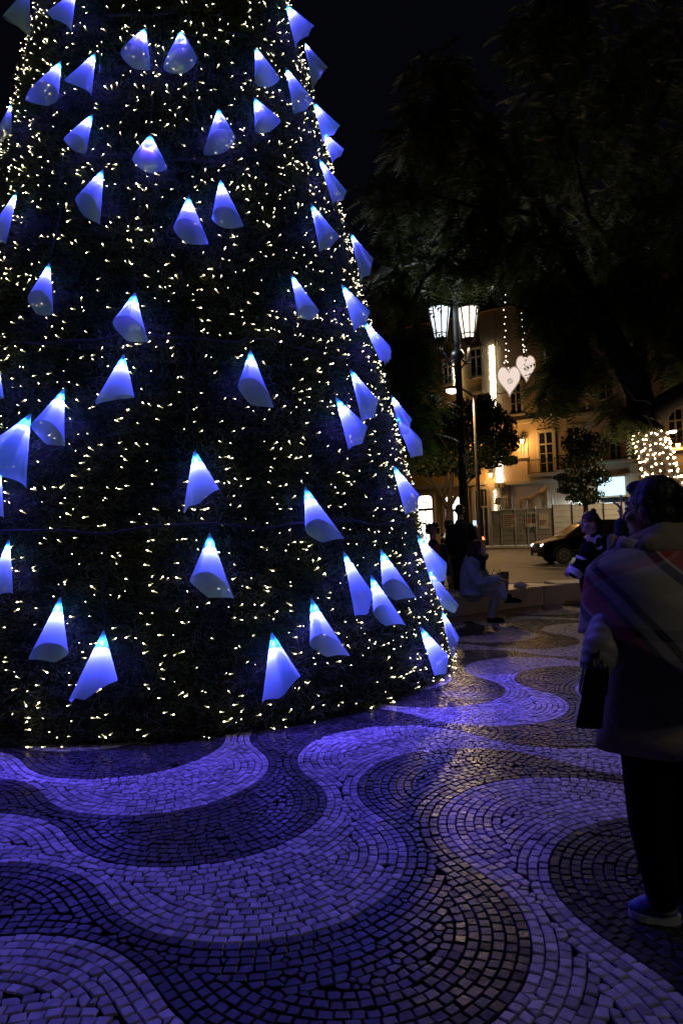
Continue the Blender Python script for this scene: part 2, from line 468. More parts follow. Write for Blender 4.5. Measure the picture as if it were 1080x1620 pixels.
# fairy lights: a little lit capsule; the bulb's light in its holder is put in as emission
M_bulb = emit('fairy_light', (1.0, .82, .56), 13)
M_holder = emit('fairy_light_holder', (.85, .78, .30), 1.3, 'NONE')
def bulb_geo():
    mb = MB(); mb.tube([(0, 0, 0), (0, 0, .007), (0, 0, .014)], [.0034, .0038, .0018], 6); nb = len(mb.f)
    mb.tube([(0, 0, -.028), (0, 0, -.001)], [.0016, .0032], 5, False)
    return np.array(mb.v), mb.f, nb
bv, bf, nbf = bulb_geo()
bme = bpy.data.meshes.new('fairy_light'); bme.from_pydata([tuple(x) for x in bv], [], bf)
bme.materials.append(M_bulb); bme.materials.append(M_holder)
for i, p in enumerate(bme.polygons): p.material_index = 0 if i < nbf else 1
NB = 4100
zb, ab = sample_cone(NB, 1.72)
# strings run in tiers, so bulbs bunch into loose rows
zb = zb + .35 * (np.round(zb / .11) * .11 - zb)
bulbs = []
for zz, aa in zip(zb, ab):
    if math.sin(aa * 23 + zz * 3) * math.sin(zz * 9 + aa * 7) < random.uniform(-1.6, -.15): continue
    if zz < .03: zz = .03
    n = cone_n(aa); tgt = Vector((-math.sin(aa), math.cos(aa), 0)); p = cone_pt(aa, zz, random.uniform(-.02, .035))
    d = tgt * random.choice((-1, 1)) * random.uniform(.4, 1) + n * random.uniform(-.1, .8) + UP * random.gauss(0, .4)
    if random.random() < .25: d = n + tgt * random.gauss(0, .3)
    bulbs.append((p, d.normalized()))
far = sorted(bulbs, key=lambda q: (q[0] - Vector((0, 0, EYE))).length)
def vis(p):
    d = p - Vector((0, 0, EYE)); y = d.dot(fw); return abs(d.dot(cam_right) / y) < .5 and abs(d.dot(cam_up) / y) < .75 and d.dot(Vector((p.x - TREE_C.x, p.y - TREE_C.y, 0))) < 0
near = [q for q in far if vis(q[0])][:300]; nid = {id(q) for q in near}
for q in near:
    o = link(bpy.data.objects.new('fairy_light', bme), tree)
    o.location = q[0] - Vector(TREE_C); o.scale = (random.choice((.5, .65, .8, .9, 1.15)),) * 3; o.rotation_mode = 'QUATERNION'; o.rotation_quaternion = q[1].to_track_quat('Z', 'Y')
mb = MB(); hb = []
for q in far:
    if id(q) in nid: continue
    R = q[1].to_track_quat('Z', 'Y').to_matrix(); sc_ = random.choice((.5, .65, .8, .9, 1.15)); mb.add([q[0] + R @ (Vector(x) * sc_) for x in bv], bf)
o = mb.obj('fairy_lights', M_bulb, tree); o.data.materials.append(M_holder)
per = len(bf)
o.data.polygons.foreach_set('material_index', np.tile([0] * nbf + [1] * (per - nbf), len(o.data.polygons) // per)); kind(o, 'stuff')

# ---- cable rings
rings = [1.64, 3.27, 5.02, 6.63, 8.25]
ring_names = ['lowest', 'second lowest', 'third', 'topmost']
ring_lab = ['dark lantern cable round the tree lowest of four rings', 'dark lantern cable ring round the tree second from the ground',
            'dark lantern cable ring round the tree third from the ground', 'dark lantern cable ring near the top edge of the photo']
def ring_pt(i, az):
    z = rings[i]; w = .012 * math.sin(az * 13 + i * 2) + .010 * math.sin(az * 29 + i) - .03 * abs(math.sin(az * 7 + i))
    return cone_pt(az, z + w, .045)
for i in range(4):
    mb = MB(); pts = [ring_pt(i, VIEW_AZ + t) for t in np.linspace(-1.7, 1.7, 190)]
    mb.tube(pts, .0085, 6)
    for k in range(0, 190, 9):                      # cable ties
        p = pts[k]; q = pts[min(k + 1, 189)]; mb.tube([p, p + (q - p).normalized() * .02], .015, 6)
    tag(mb.obj('lantern_cable', M_wire), ring_lab[i], 'cable', 'cable rings round the Christmas tree')

# ---- paper cone lanterns
def shade_mat():
    m = bpy.data.materials.new('frosted_sheet'); m.use_nodes = True; nt = m.node_tree; nt.nodes.clear()
    out = nt.nodes.new('ShaderNodeOutputMaterial')
    tl = nt.nodes.new('ShaderNodeBsdfTranslucent'); tl.inputs[0].default_value = (.46, .84, .80, 1)
    df = nt.nodes.new('ShaderNodeBsdfDiffuse'); df.inputs[0].default_value = (.16, .18, .22, 1)
    gl = nt.nodes.new('ShaderNodeBsdfGlossy'); gl.inputs['Roughness'].default_value = .3
    tr = nt.nodes.new('ShaderNodeBsdfTransparent'); tr.inputs[0].default_value = (.95, .97, 1, 1)
    m1 = nt.nodes.new('ShaderNodeMixShader'); m1.inputs[0].default_value = .12
    nt.links.new(tl.outputs[0], m1.inputs[1]); nt.links.new(df.outputs[0], m1.inputs[2])
    m2 = nt.nodes.new('ShaderNodeMixShader'); m2.inputs[0].default_value = .05
    nt.links.new(m1.outputs[0], m2.inputs[1]); nt.links.new(gl.outputs[0], m2.inputs[2])
    m3 = nt.nodes.new('ShaderNodeMixShader'); m3.inputs[0].default_value = .20
    nt.links.new(m2.outputs[0], m3.inputs[1]); nt.links.new(tr.outputs[0], m3.inputs[2])
    nt.links.new(m3.outputs[0], out.inputs[0])
    return m
M_shade = shade_mat(); M_led = emit('led', (.05, .25, 1.0), 170)
def ray_cone(px, py, off):
    d = ray(px, py); O = Vector((0, 0, EYE)); best = (9, None)
    for k in np.arange(2.5, 14, .02):
        P = O + d * k; g = math.hypot(P.x - TREE_C.x, P.y - TREE_C.y) - (cone_r(P.z) + off)
        if g <= 0: return P
        if g < best[0]: best = (g, P)
    return best[1]
LED_STRENGTHS = {}
def lantern(ap, L, R, mode, label, front=None, back=None, seam=None, led=1.0):
    led *= random.uniform(.72, 1.35)
    """ap, L, R: apex and the two lower side corners; mode o = far rim longer (mouth shows), c = near rim longer"""
    P0 = ray_cone(*ap, .06); mid = ((L[0] + R[0]) / 2, (L[1] + R[1]) / 2)
    Pm = ray_cone(*mid, .19); Yb = min(Pm.y, P0.y + .04)
    PL, PR = at(*L, Yb), at(*R, Yb)
    eL, eR = PL - P0, PR - P0; lL, lR = eL.length, eR.length; eL.normalize(); eR.normalize()
    ax = (eL + eR).normalized(); half = max(.13, min(.62, eL.angle(eR) / 2))
    sd = (eR - ax * eR.dot(ax)).normalized(); bk = ax.cross(sd)
    if bk.y < 0: bk = -bk                                  # away from the camera
    mx, mn = max(lL, lR), min(lL, lR); av = (lL + lR) / 2
    if mode == 'o': lF, lB = (front or .90) * mn, (back or 1.0) * av * (.97 if ap[1] < 400 else 1.06)
    else: lF, lB = (front or 1.08) * mx, (back or .86) * mn
    ph0 = seam if seam is not None else random.uniform(0, 2 * PI)
    nphi, nr = 40, 9; span = 2 * PI * 1.13; v = []; f = []
    key = [lR, lF, lL, lB]                                 # R, front, L, back at 0, 90, 180, 270
    for i in range(nphi + 1):
        t = i / nphi; ph = ph0 + span * t
        a = (ph / (PI / 2)) % 4; k = int(a); w = a - k; r1, r2 = key[k], key[(k + 1) % 4]; D = PI / 2 * max(.30, math.sin(half)) * 1.05
        ln = r1 * r2 * math.sin(D) / (r1 * math.sin(D * w) + r2 * math.sin(D * (1 - w)))
        h = half * (1.0 - .07 * t) + .012
        for j in range(nr + 1):
            r = .012 + (ln - .012) * j / nr
            curl = 1 + .05 * (j / nr) ** 3 * math.sin(ph * 2 + ph0)
            p = P0 + (ax * math.cos(h) + (sd * math.cos(ph) - bk * .62 * math.sin(ph)) * math.sin(h) * curl) * r
            v.append(p)
    for i in range(nphi):
        for j in range(nr):
            q = i * (nr + 1) + j; f.append((q, q + 1, q + nr + 2, q + nr + 1))
    # which ring hangs it
    i = 0
    while i < 4 and rings[i] < P0.z + .03: i += 1
    az = math.atan2(P0.y - TREE_C.y, P0.x - TREE_C.x)
    t = thing('cone_lantern', label, 'lantern', P0, 'blue lit paper cone lanterns on the Christmas tree')
    o = mesh_obj('shade', v, f, M_shade, t, True)
    topz = min(rings[i], 8.2) if i < 5 else 8.2
    mb = MB(); pts = []
    for k in range(9):
        w = k / 8; zz = P0.z + (topz - P0.z) * w; off = math.hypot(P0.x - TREE_C.x, P0.y - TREE_C.y) - cone_r(P0.z)
        pts.append(cone_pt(az + .02 * math.sin(w * PI) * random.uniform(-1, 1), zz, off * (1 - w) + .05 * w))
    mb.tube(pts, .0045, 5); mb.obj('cord', M_wire, t)
    c = P0 + ax * .115
    mb = MB(); mb.ell(c, (.011, .011, .016), 8, 6); mb.obj('led_bulb', M_led, t)
    mb = MB(); mb.tube([P0 - ax * .012, P0 + ax * .03, c - ax * .012], [.004, .006, .006], 6); mb.obj('lamp_holder', M_wire, t)
    ld = bpy.data.lights.new('led', 'SPOT'); ld.color = LED_COL; ld.energy = LED_W * led; ld.shadow_soft_size = .010; ld.spot_size = math.radians(160); ld.spot_blend = .7
    lo = bpy.data.objects.new('led', ld); link(lo, t); lo.location = ax * .14; lo.rotation_mode = 'QUATERNION'; lo.rotation_quaternion = (ax + Vector((0, 0, -.6))).to_track_quat('-Z', 'Y')
    return t
LANT = [
 # apex, left corner, right corner, mode, led, label
 ((46,-22),(9,30),(40,58),'c',1,'blue cone lantern cut by the top edge above the left tree outline'),
 ((121,-18),(74,22),(112,50),'c',1,'blue cone lantern cut by the top edge, second from the left'),
 ((230,42),(190,80),(238,109),'o',1,'left one of two open cone lanterns just under the topmost cable'),
 ((286,46),(258,108),(312,92),'o',1,'right one of two open cone lanterns just under the topmost cable'),
 ((97,94),(38,158),(92,148),'o',1.1,'wide cone lantern opening down left, left of the pointed twin tipped one'),
 ((152,81),(103,128),(144,152),'c',1,'twin tipped blue cone lantern beside a wide open one, upper left'),
 ((18,162),(-8,232),(13,206),'c',1,'cone lantern half cut by the left photo edge below the upper left pair'),
 ((148,177),(101,219),(135,243),'o',1,'small cone lantern with a blue lit patch of needles at its right'),
 ((238,211),(208,250),(265,267),'o',.9,'squat cone lantern hanging right on the third cable, mouth down'),
 ((345,169),(323,243),(372,216),'o',1,'lone cone lantern under the topmost cable, tip pointing down left'),
 ((403,72),(403,131),(443,123),'o',1,'upper of two small cone lanterns one above the other, tips to the right'),
 ((401,152),(404,206),(444,191),'o',1,'lower of two small cone lanterns one above the other, tips to the right'),
 ((450,103),(466,180),(494,156),'o',1,'cone lantern with round mouth just inside the upper right tree outline'),
 ((451,4),(468,77),(496,42),'c',1,'topmost cone lantern on the right outline of the tree'),
 ((481,65),(499,139),(516,110),'c',1,'second cone lantern from the top on the right outline of the tree'),
 ((494,158),(512,226),(537,200),'c',1,'upper of two overlapping cone lanterns high on the right outline'),
 ((507,205),(526,259),(544,236),'c',.8,'lower of two overlapping cone lanterns high on the right outline'),
 ((502,246),(528,324),(548,303),'c',1,'slim cone lantern on the right outline just above the third cable end'),
 ((490,318),(507,398),(536,374),'o',1,'cone lantern at the right end of the third cable, glowing spot in its mouth'),
 ((553,366),(573,446),(590,410),'c',1,'cone lantern on the right outline alone against the dark street tree'),
 ((164,265),(118,314),(158,356),'o',1,'cone lantern with long tip hanging straight from the left part of the third cable'),
 ((29,298),(-14,360),(8,388),'c',1.1,'cone lantern cut by the left edge below the third cable'),
 ((298,308),(273,360),(331,386),'o',1,'left one of two cone lanterns side by side below the third cable'),
 ((348,281),(334,344),(386,358),'o',1,'right one of two cone lanterns side by side below the third cable'),
 ((79,413),(43,470),(84,498),'o',.9,'small lone cone lantern at left between the third and second cable'),
 ((214,460),(180,509),(233,540),'o',1,'cone lantern with a blunt dark mouth just above the second lowest cable'),
 ((459,429),(472,500),(504,492),'o',1,'slim cone lantern with round mouth and blue lit needles at its left'),
 ((538,446),(561,525),(583,492),'c',1,'kite shaped cone lantern above the right end of the second lowest cable'),
 ((572,503),(602,574),(614,545),'c',1,'front one of two overlapping lanterns at the right end of the second lowest cable'),
 ((592,522),(610,580),(620,556),'c',.7,'rear one of two overlapping lanterns at the right end of the second lowest cable'),
 ((196,558),(150,640),(213,629),'c',1,'cone lantern just below the second lowest cable, tip at lower left'),
 ((396,551),(378,608),(432,645),'o',1,'cone lantern with dark blue mouth just below the middle of the second lowest cable'),
 ((552,580),(574,669),(597,632),'c',1,'rear one of two overlapping cone lanterns below the second lowest cable at right'),
 ((529,625),(552,713),(579,674),'c',1,'front one of two overlapping cone lanterns below the second lowest cable at right'),
 ((617,621),(636,694),(651,664),'c',1,'upper of two overlapping lanterns on the outline left of the round street tree'),
 ((621,650),(651,725),(662,692),'c',1,'lower of two overlapping lanterns on the outline left of the round street tree'),
 ((102,612),(50,674),(101,705),'o',1.1,'cone lantern right of the big overlapping one near the left edge'),
 ((50,652),(-6,696),(40,774),'c',1.1,'big long cone lantern near the left edge with a hot white spot'),
 ((-3,575),(-30,640),(5,630),'c',1,'sliver of a cone lantern at the left edge under the second lowest cable'),
 ((1,735),(-22,800),(5,820),'c',1,'sliver of a cone lantern at the left edge below the big long one'),
 ((307,710),(290,813),(348,775),'c',1,'kite shaped lantern on a long cord, centre of the tree above the lowest cable'),
 ((481,767),(482,838),(546,854),'o',1,'cone lantern hanging across the lowest cable, tip to the right'),
 ((620,733),(641,816),(662,782),'c',1,'lantern on the right outline beside the bright shop window'),
 ((332,840),(302,918),(369,948),'o',1,'cone lantern right below the middle of the lowest cable, long flap at right'),
 ((15,848),(-15,925),(20,941),'c',1.1,'cone lantern cut by the left edge just below the lowest cable'),
 ((96,941),(47,1044),(106,1030),'o',1,'cone lantern with warm lit mouth and bright blue needles at its right'),
 ((164,995),(110,1112),(186,1078),'c',1,'lowest lantern at left, long tip near the paving'),
 ((429,998),(416,1114),(475,1069),'c',1,'kite shaped lowest lantern in the middle, tip straight down'),
 ((491,943),(491,1018),(553,1040),'o',1,'cone lantern right of the kite shaped lowest one, tip to the right'),
 ((541,868),(562,976),(590,940),'c',1,'left one of three bunched lanterns below the lowest cable'),
 ((585,906),(590,970),(643,991),'o',1,'lower middle one of three bunched lanterns below the lowest cable'),
 ((601,866),(604,930),(660,948),'o',1,'right one of three bunched lanterns below the lowest cable'),
 ((657,842),(683,924),(704,890),'c',1.7,'bright cyan lantern on the outline beside the curly haired person'),
 ((672,892),(697,957),(725,958),'c',.8,'lantern tucked under the bright cyan one, beside the stone bench'),
 ((662,988),(687,1070),(707,1035),'c',1,'small lantern low on the right, just above the base of the tree'),
 ((697,962),(716,1042),(726,1010),'c',.7,'lowest lantern on the right outline, against the paving'),
]
for a, L, R, m, e, lab in LANT: lantern(a, L, R, m, lab, led=e)
# ================================================================== HOUSES
M_yel = mat('ochre_plaster', (.42, .30, .13), .9, 0, .16, .5, .2, 20)
M_bei = mat('beige_plaster', (.38, .29, .21), .9, 0, .18, .4, .2, 20)
M_trim = mat('stone_trim', (.42, .36, .28), .8, 0, .15, 1)
M_dark = mat('dark_glass', (.012, .014, .016), .12, 0, .1, 3)
M_wood = mat('white_joinery', (.40, .37, .33), .5)
M_green = mat('door_paint', (.02, .022, .022), .5)
M_shop = emit('shop_light', (1.0, .93, .80), 3.2)
M_warm = emit('warm_light', (1.0, .62, .22), 6)
AX = (FD, FN, UP)
def fbox(mb, s0, s1, z0, z1, o0, o1):
    return mb.box(fac_pt((s0 + s1) / 2, (z0 + z1) / 2, (o0 + o1) / 2), (abs(s1 - s0), abs(o1 - o0), abs(z1 - z0)), AX)
def window(house, px, door=False, lit=None, rail=True):
    (s0, z1), (s1, z0) = fac(px[0], px[1]), fac(px[2], px[3])
    window_s(house, s0, s1, z0, z1, door, lit, rail)
def window_s(house, s0, s1, z0, z1, door=False, lit=None, rail=True):
    w = s1 - s0; t = .16
    mb = MB()
    fbox(mb, s0 - t, s0, z0, z1, 0, .07); fbox(mb, s1, s1 + t, z0, z1, 0, .07); fbox(mb, s0 - t, s1 + t, z1, z1 + t, 0, .085)
    fbox(mb, s0 - t - .05, s1 + t + .05, z0 - .12, z0, 0, .14)
    fr = mb.obj('window' if not door else 'balcony_door', M_trim, house)
    mb = MB(); fbox(mb, s0, s1, z0, z1, -.02, .012); 
    p = mb.obj('pane', lit or M_dark, fr)
    mb = MB(); b = .07; sm = (s0 + s1) / 2
    for q in (s0 + b / 2, s1 - b / 2): fbox(mb, q - b / 2, q + b / 2, z0 + b, z1 - b, .012, .05)
    fbox(mb, sm - .05, sm + .05, z0 + b, z1 - b, .012, .055)
    fbox(mb, s0, s1, z1 - b, z1, .012, .052); fbox(mb, s0, s1, z0, z0 + b, .012, .052)
    hh = z1 - z0
    zt = z0 + hh * .70
    fbox(mb, s0 + b, s1 - b, zt - .05, zt + .05, .012, .053)
    for q in ((.35,) if not door else (.25, .48)):
        fbox(mb, s0 + b, s1 - b, z0 + hh * q - .018, z0 + hh * q + .018, .012, .04)
    mb.obj('sash', M_wood, fr)
def balcony(house, s0, s1, z, h=1.0, dep=.55):
    mb = MB(); fbox(mb, s0, s1, z - .16, z, 0, dep); sl = mb.obj('balcony', M_trim, house)
    mb = MB(); fbox(mb, s0 + .03, s1 - .03, z + h - .05, z + h, dep - .09, dep - .04); fbox(mb, s0 + .03, s1 - .03, z + .08, z + .12, dep - .08, dep - .05)
    s = s0 + .05
    while s < s1: fbox(mb, s - .012, s + .012, z, z + h - .05, dep - .078, dep - .052); s += .14
    for q in (s0 + .03, s1 - .055): 
        fbox(mb, q, q + .025, z + h - .05, z + h, 0, dep - .09)
        for e in np.arange(.08, dep - .1, .14): fbox(mb, q, q + .02, z, z + h - .05, e, e + .02)
    mb.obj('railing', M_iron, sl)
hy = thing('townhouse', 'ochre townhouse with lit arched shops and dark arched door', 'house', fac_pt(-9))
hb = thing('townhouse', 'beige townhouse with iron balconies behind the building site fence', 'house', fac_pt(15))
mb = MB(); fbox(mb, -26, -.004, -.6, 17, -9, 0); mb.obj('wall', M_yel, hy)
mb = MB(); fbox(mb, .004, 40, -.6, 17, -9, 0); mb.obj('wall', M_bei, hb)
for h, s0, s1 in ((hy, -26, -.01), (hb, .01, 40)):
    mb = MB(); zr = [17, 17.5, 20.2]
    P = [fac_pt(s0, 17.004, .35), fac_pt(s1, 17.004, .35), fac_pt(s1, 17.004, -9.3), fac_pt(s0, 17.004, -9.3), fac_pt(s0, 20, -4.5), fac_pt(s1, 20, -4.5)]
    mb.add(P, [(3, 2, 1, 0), (0, 1, 5, 4), (2, 3, 4, 5), (1, 2, 5), (3, 0, 4)]); mb.obj('roof', mat('roof_tiles', (.20, .09, .05), .9, 0, .3, 2), h)
# string courses
zc = fac(760, 764)[1]
mb = MB(); fbox(mb, -26, -.55, zc - .15, zc + .12, 0, .22); mb.obj('cornice', M_trim, hy)
zb2 = fac(838, 757)[1]
mb = MB(); fbox(mb, .6, 40, zb2 - .35, zb2 - .14, 0, .20); mb.obj('cornice', M_trim, hb)
zc2 = fac(900, 659)[1]
mb = MB(); fbox(mb, .6, 40, zc2 - .12, zc2 + .14, 0, .20); mb.obj('cornice', M_trim, hb)
mb = MB(); fbox(mb, 0.01, .55, -.3, 17, 0, .06); mb.obj('corner_pilaster', M_trim, hb)
mb = MB(); fbox(mb, -.55, -.01, -.3, 17, 0, .06); mb.obj('corner_pilaster', M_trim, hy)
# openings read off the front
window(hy, (743, 553, 763, 594)); window(hy, (701, 570, 716, 606)); window(hy, (744, 624, 764, 662))
for px in ((806, 608, 826, 654), (945, 592, 971, 629), (855, 597, 870, 628), (1066, 560, 1090, 600)): window(hb, px)
M_amber = mat('amber_pane', (.30, .20, .10), .3)
window(hb, (821, 690, 832, 722), lit=emit('lit_window', (1, .52, .16), .8))
s_, z_ = fac(850, 747)
for px in ((851, 684, 877, 748), (897, 676, 920, 741), (962, 668, 984, 727), (1055, 648, 1082, 708)):
    window(hb, px, door=True)
    (a0, _), (a1, zq) = fac(px[0], px[1]), fac(px[2], px[3]); balcony(hb, a0 - .75, a1 + .75, zq - .02 + .0)
# more of the same storeys where the trees hide them
for k in range(3):
    window_s(hy, -6.5 - 4 * k, -5.4 - 4 * k, 8.6, 10.7); window_s(hy, -6.5 - 4 * k, -5.4 - 4 * k, 12.8, 14.9)
    window_s(hb, 4.0 + 4.6 * k, 5.2 + 4.6 * k, 13.0, 15.2)
for k in range(4): window_s(hb, 21 + 4.6 * k, 22.2 + 4.6 * k, 8.4, 10.6)
# arched ground floor of the ochre house
def arch(house, px, m, name, sub=None):
    (s0, z1), (s1, z0) = fac(px[0], px[1]), fac(px[2], px[3]); z0 = .05
    w = s1 - s0; r = w * .22; poly = [(s0, z0), (s1, z0), (s1, z1 - r), (s1 - r * .3, z1 - r * .35), (s1 - r, z1), (s0 + r, z1), (s0 + r * .3, z1 - r * .35), (s0, z1 - r)]
    cx, cz = (s0 + s1) / 2, (z0 + z1) / 2
    big = [(cx + (p[0] - cx) * 1 + (.25 if p[0] > cx else -.25), p[1] + (.25 if p[1] > cz else 0)) for p in poly]
    mb = MB(); n = 8; v = []
    for o in (0.0, .10):
        v += [fac_pt(p[0], p[1], o) for p in poly] + [fac_pt(p[0], p[1], o) for p in big]
    f = []
    for i in range(1, n):
        j = (i + 1) % n
        f += [(16 + i, 16 + j, 24 + j, 24 + i), (8 + i, 24 + i, 24 + j, 8 + j), (i, j, 16 + j, 16 + i)]
    mb.add(v, f); fr = mb.obj(name, M_trim, house)
    mb = MB(); mb.prism(poly, -.02, .012, F0, FD, UP, FN); mb.obj('pane' if m is not M_green else 'door_leaf', m, fr)
    return fr, s0, s1, z0, z1
fr, s0, s1, z0, z1 = arch(hy, (751, 775, 779, 851), M_green, 'arched_door')
mb = MB(); 
for k in range(5): fbox(mb, s0 + .35 + k * .3, s0 + .40 + k * .3, z1 - 1.2, z1 - .12, .012, .035)
fbox(mb, s0 + .1, s1 - .1, z1 - 1.32, z1 - 1.2, .012, .05); fbox(mb, (s0 + s1) / 2 - .04, (s0 + s1) / 2 + .04, z0, z1 - 1.32, .012, .05)
mb.obj('fanlight_bars', M_trim, fr)
for px in ((661, 785, 686, 850), (704, 786, 730, 850), (610, 788, 640, 850)):
    fr, s0, s1, z0, z1 = arch(hy, px, M_shop, 'arched_shop_window')
    mb = MB(); fbox(mb, s0 + .02, s1 - .02, z1 - 1.15, z1 - .95, .012, .06); fbox(mb, (s0 + s1) / 2 - .04, (s0 + s1) / 2 + .04, z0, z1 - 1.15, .012, .05)
    fbox(mb, s0 + .25, s1 - .25, z1 - .55, z1 - .48, .012, .05)
    mb.obj('sash', M_green, fr)
# ground floor of the beige house: small window, pipes, boxes, lit shop front
window(hb, (798, 788, 807, 806))
mb = MB()
for q in (803.5, 806.5):
    s, z = fac(q, 745); mb.tube([fac_pt(s, zb2 - .4, .09), fac_pt(s, .1, .09)], .05, 8)
mb.obj('drainpipe', mat('pipe', (.10, .07, .05), .6), hb)
for q in ((785, 764, 791, 772), (793, 765, 799, 771), (785, 788, 795, 798)):
    (s0, z1), (s1, z0) = fac(q[0], q[1]), fac(q[2], q[3]); mb = MB(); fbox(mb, s0, s1, z0, z1, 0.02, .4); mb.obj('wall_box', mat('box_paint', (.16, .13, .10), .6), hb)
(s0, z1), (s1, z0) = fac(946, 757), fac(989, 783)
mb = MB(); fbox(mb, s0, s1, z0, z1, .02, .30); lit = mb.obj('lit_sign', emit('sign_light', (.55, .85, 1.0), 1.6), hb)
mb = MB(); fbox(mb, s0 - .08, s1 + .08, z1, z1 + .1, .02, .36); fbox(mb, s0 - .08, s1 + .08, z0 - .1, z0, .02, .36); mb.obj('sign_frame', M_trim, hb)
mb = MB(); fbox(mb, s0 + .1, s1 + 1.4, .1, z0 - .12, -.02, .012); mb.obj('shop_front', M_dark, hb)
mb = MB(); fbox(mb, s1 + .35, s1 + .85, -.1, z1 + .8, 0, .16); mb.obj('pilaster', M_trim, hb)
ld = bpy.data.lights.new('sign_light', 'AREA'); ld.shape = 'RECTANGLE'; ld.size = 3; ld.size_y = .5; ld.energy = 330; ld.color = (.62, .86, 1.0)
lo = link(bpy.data.objects.new('sign_light', ld)); lo.location = fac_pt((s0 + s1) / 2 - 1, z0 - .15, .9); lo.rotation_mode = 'QUATERNION'
lo.rotation_quaternion = (Vector((0, 0, -1)) + FN * .55 - FD * .35).to_track_quat('-Z', 'Y')
# warm wall lanterns on the fronts
def wall_lamp(px, label, watt):
    s, z = fac(px[0], px[1]); p = fac_pt(s, z, .45)
    t = thing('wall_lantern', label, 'lamp', fac_pt(s, z, 0), 'warm wall lanterns on the houses')
    mb = MB(); mb.tube([fac_pt(s, z + .35, 0), fac_pt(s, z + .42, .3), fac_pt(s, z + .25, .45)], .025, 6); mb.lathe(p + UP * .14, [(.2, 0), (.08, .14), (.02, .2)], 8); mb.obj('bracket', M_iron, t)
    mb = MB(); mb.lathe(p - UP * .16, [(.09, 0), (.15, .28)], 8); mb.obj('glass', M_warm, t)
    ld = bpy.data.lights.new('lamp', 'POINT'); ld.energy = watt; ld.color = (1.0, .50, .13); ld.shadow_soft_size = .12
    lo = link(bpy.data.objects.new('lamp', ld), t); lo.location = FN * .85 + UP * -.1
wall_lamp((828, 699), 'warm wall lantern beside the lit upper window of the beige house', FACADE_W)
wall_lamp((753, 699), 'warm wall lantern showing through the round street tree', FACADE_W * .8)
wall_lamp((779, 752), 'warm wall lantern beside the lower light curtain', FACADE_W * .45)
wall_lamp((1073, 706), 'small wall lantern at the right edge beside the wide balcony door', FACADE_W * .3)
# curtains of fairy lights down the corner
M_cbulb = emit('curtain_bulb', (1.0, .86, .58), 17)
ico = MB(); ico.ell((0, 0, 0), (1, 1, 1), 5, 3); iv, if_ = ico.v, ico.f
def curtain(px, label, cols):
    (s0, z1), (s1, z0) = fac(px[0], px[1]), fac(px[2], px[3])
    t = thing('light_curtain', label, 'fairy lights', fac_pt(s0, z0, .1), 'curtains of fairy lights on the house fronts')
    w = MB(); b = MB()
    for k in range(cols):
        s = s0 + (s1 - s0) * (k + .5) / cols; w.tube([fac_pt(s, z1, .12), fac_pt(s, z0, .12)], .008, 4)
        z = z0
        while z < z1:
            p = fac_pt(s + random.gauss(0, .025), z, .15 + random.uniform(-.02, .06)); r = .032; b.add([p + Vector(q) * r for q in iv], if_); z += random.uniform(.09, .15)
    w.obj('wires', M_wire, t); kind(b.obj('bulbs', M_cbulb, t), 'stuff')
curtain((774, 548, 787, 655), 'tall bright curtain of fairy lights above the round street tree', 5)
curtain((784, 718, 797, 762), 'short bright curtain of fairy lights below the round street tree', 5)
curtain((727, 572, 731, 634), 'thin line of fairy lights just right of the lamp post', 1)
curtain((718, 575, 720, 615), 'thin line of fairy lights just left of the lamp post', 1)
curtain((783, 775, 787, 852), 'line of fairy lights down the right side of the arched door', 2)

# ---- site fence of metal sheets with posters
FO = 2.2
M_sheet = mat('galvanised_sheet', (.33, .33, .33), .5, .3, .25, 1.5)
M_wsheet = mat('white_sheet', (.62, .66, .68), .5, 0, .15, 1.5)
fence = thing('site_fence', 'building site fence of ribbed metal sheets with posters', 'fence', fac_pt(4, 0, FO))
def fo(px, py): 
    return fac(px, py, FO)
s_a, _ = fo(778, 861); ztop = fo(815, 806)[1]
xs = [778, 793, 815, 835, 848, 875.5, 906, 931, 956, 990]
for i in range(len(xs) - 1):
    a0, a1 = fo(xs[i], 840)[0], fo(xs[i + 1], 840)[0]; wht = xs[i] > 870
    zt = ztop + (.05 if i % 2 else 0) + (.12 if wht else 0)
    mb = MB(); n = 7; prof = []
    for k in range(n):
        za = .12 + (zt - .12) * k / n; zb_ = .12 + (zt - .12) * (k + 1) / n; h = zb_ - za
        prof += [(za, 0), (za + h * .8, 0.0), (za + h * .86, .045), (za + h * .95, .045)]
    prof.append((zt, 0)); v = []
    for za, o in prof: v += [fac_pt(a0 + .02, za, FO + o), fac_pt(a1 - .02, za, FO + o)]
    m_ = len(prof); v += [fac_pt(a0 + .02, .12, FO - .03), fac_pt(a1 - .02, .12, FO - .03), fac_pt(a0 + .02, zt, FO - .03), fac_pt(a1 - .02, zt, FO - .03)]
    f = [(2 * k, 2 * k + 1, 2 * k + 3, 2 * k + 2) for k in range(m_ - 1)] + [(2 * m_ + 1, 2 * m_, 2 * m_ + 2, 2 * m_ + 3), (2 * m_ - 2, 2 * m_ - 1, 2 * m_ + 3, 2 * m_ + 2)]
    mb.add(v, f); mb.obj('panel', M_wsheet if wht else M_sheet, fence)
    mb = MB(); mb.tube([fac_pt(a0, .0, FO + .04), fac_pt(a0, zt + (.5 if i in (3, 5) else .15), FO + .04)], .045, 6); mb.obj('post', M_iron if wht else M_sheet, fence)
def poster(px, m, name='poster', parent=fence, out=.05):
    (s0, z1), (s1, z0) = fo(px[0], px[1]), fo(px[2], px[3]); mb = MB(); fbox(mb, s0, s1, z0, z1, FO + out, FO + out + .008); return mb.obj(name, m, parent)
pp = poster((795, 813, 818, 834), mat('paper', (.42, .38, .32), .8, 0, .25, 3))
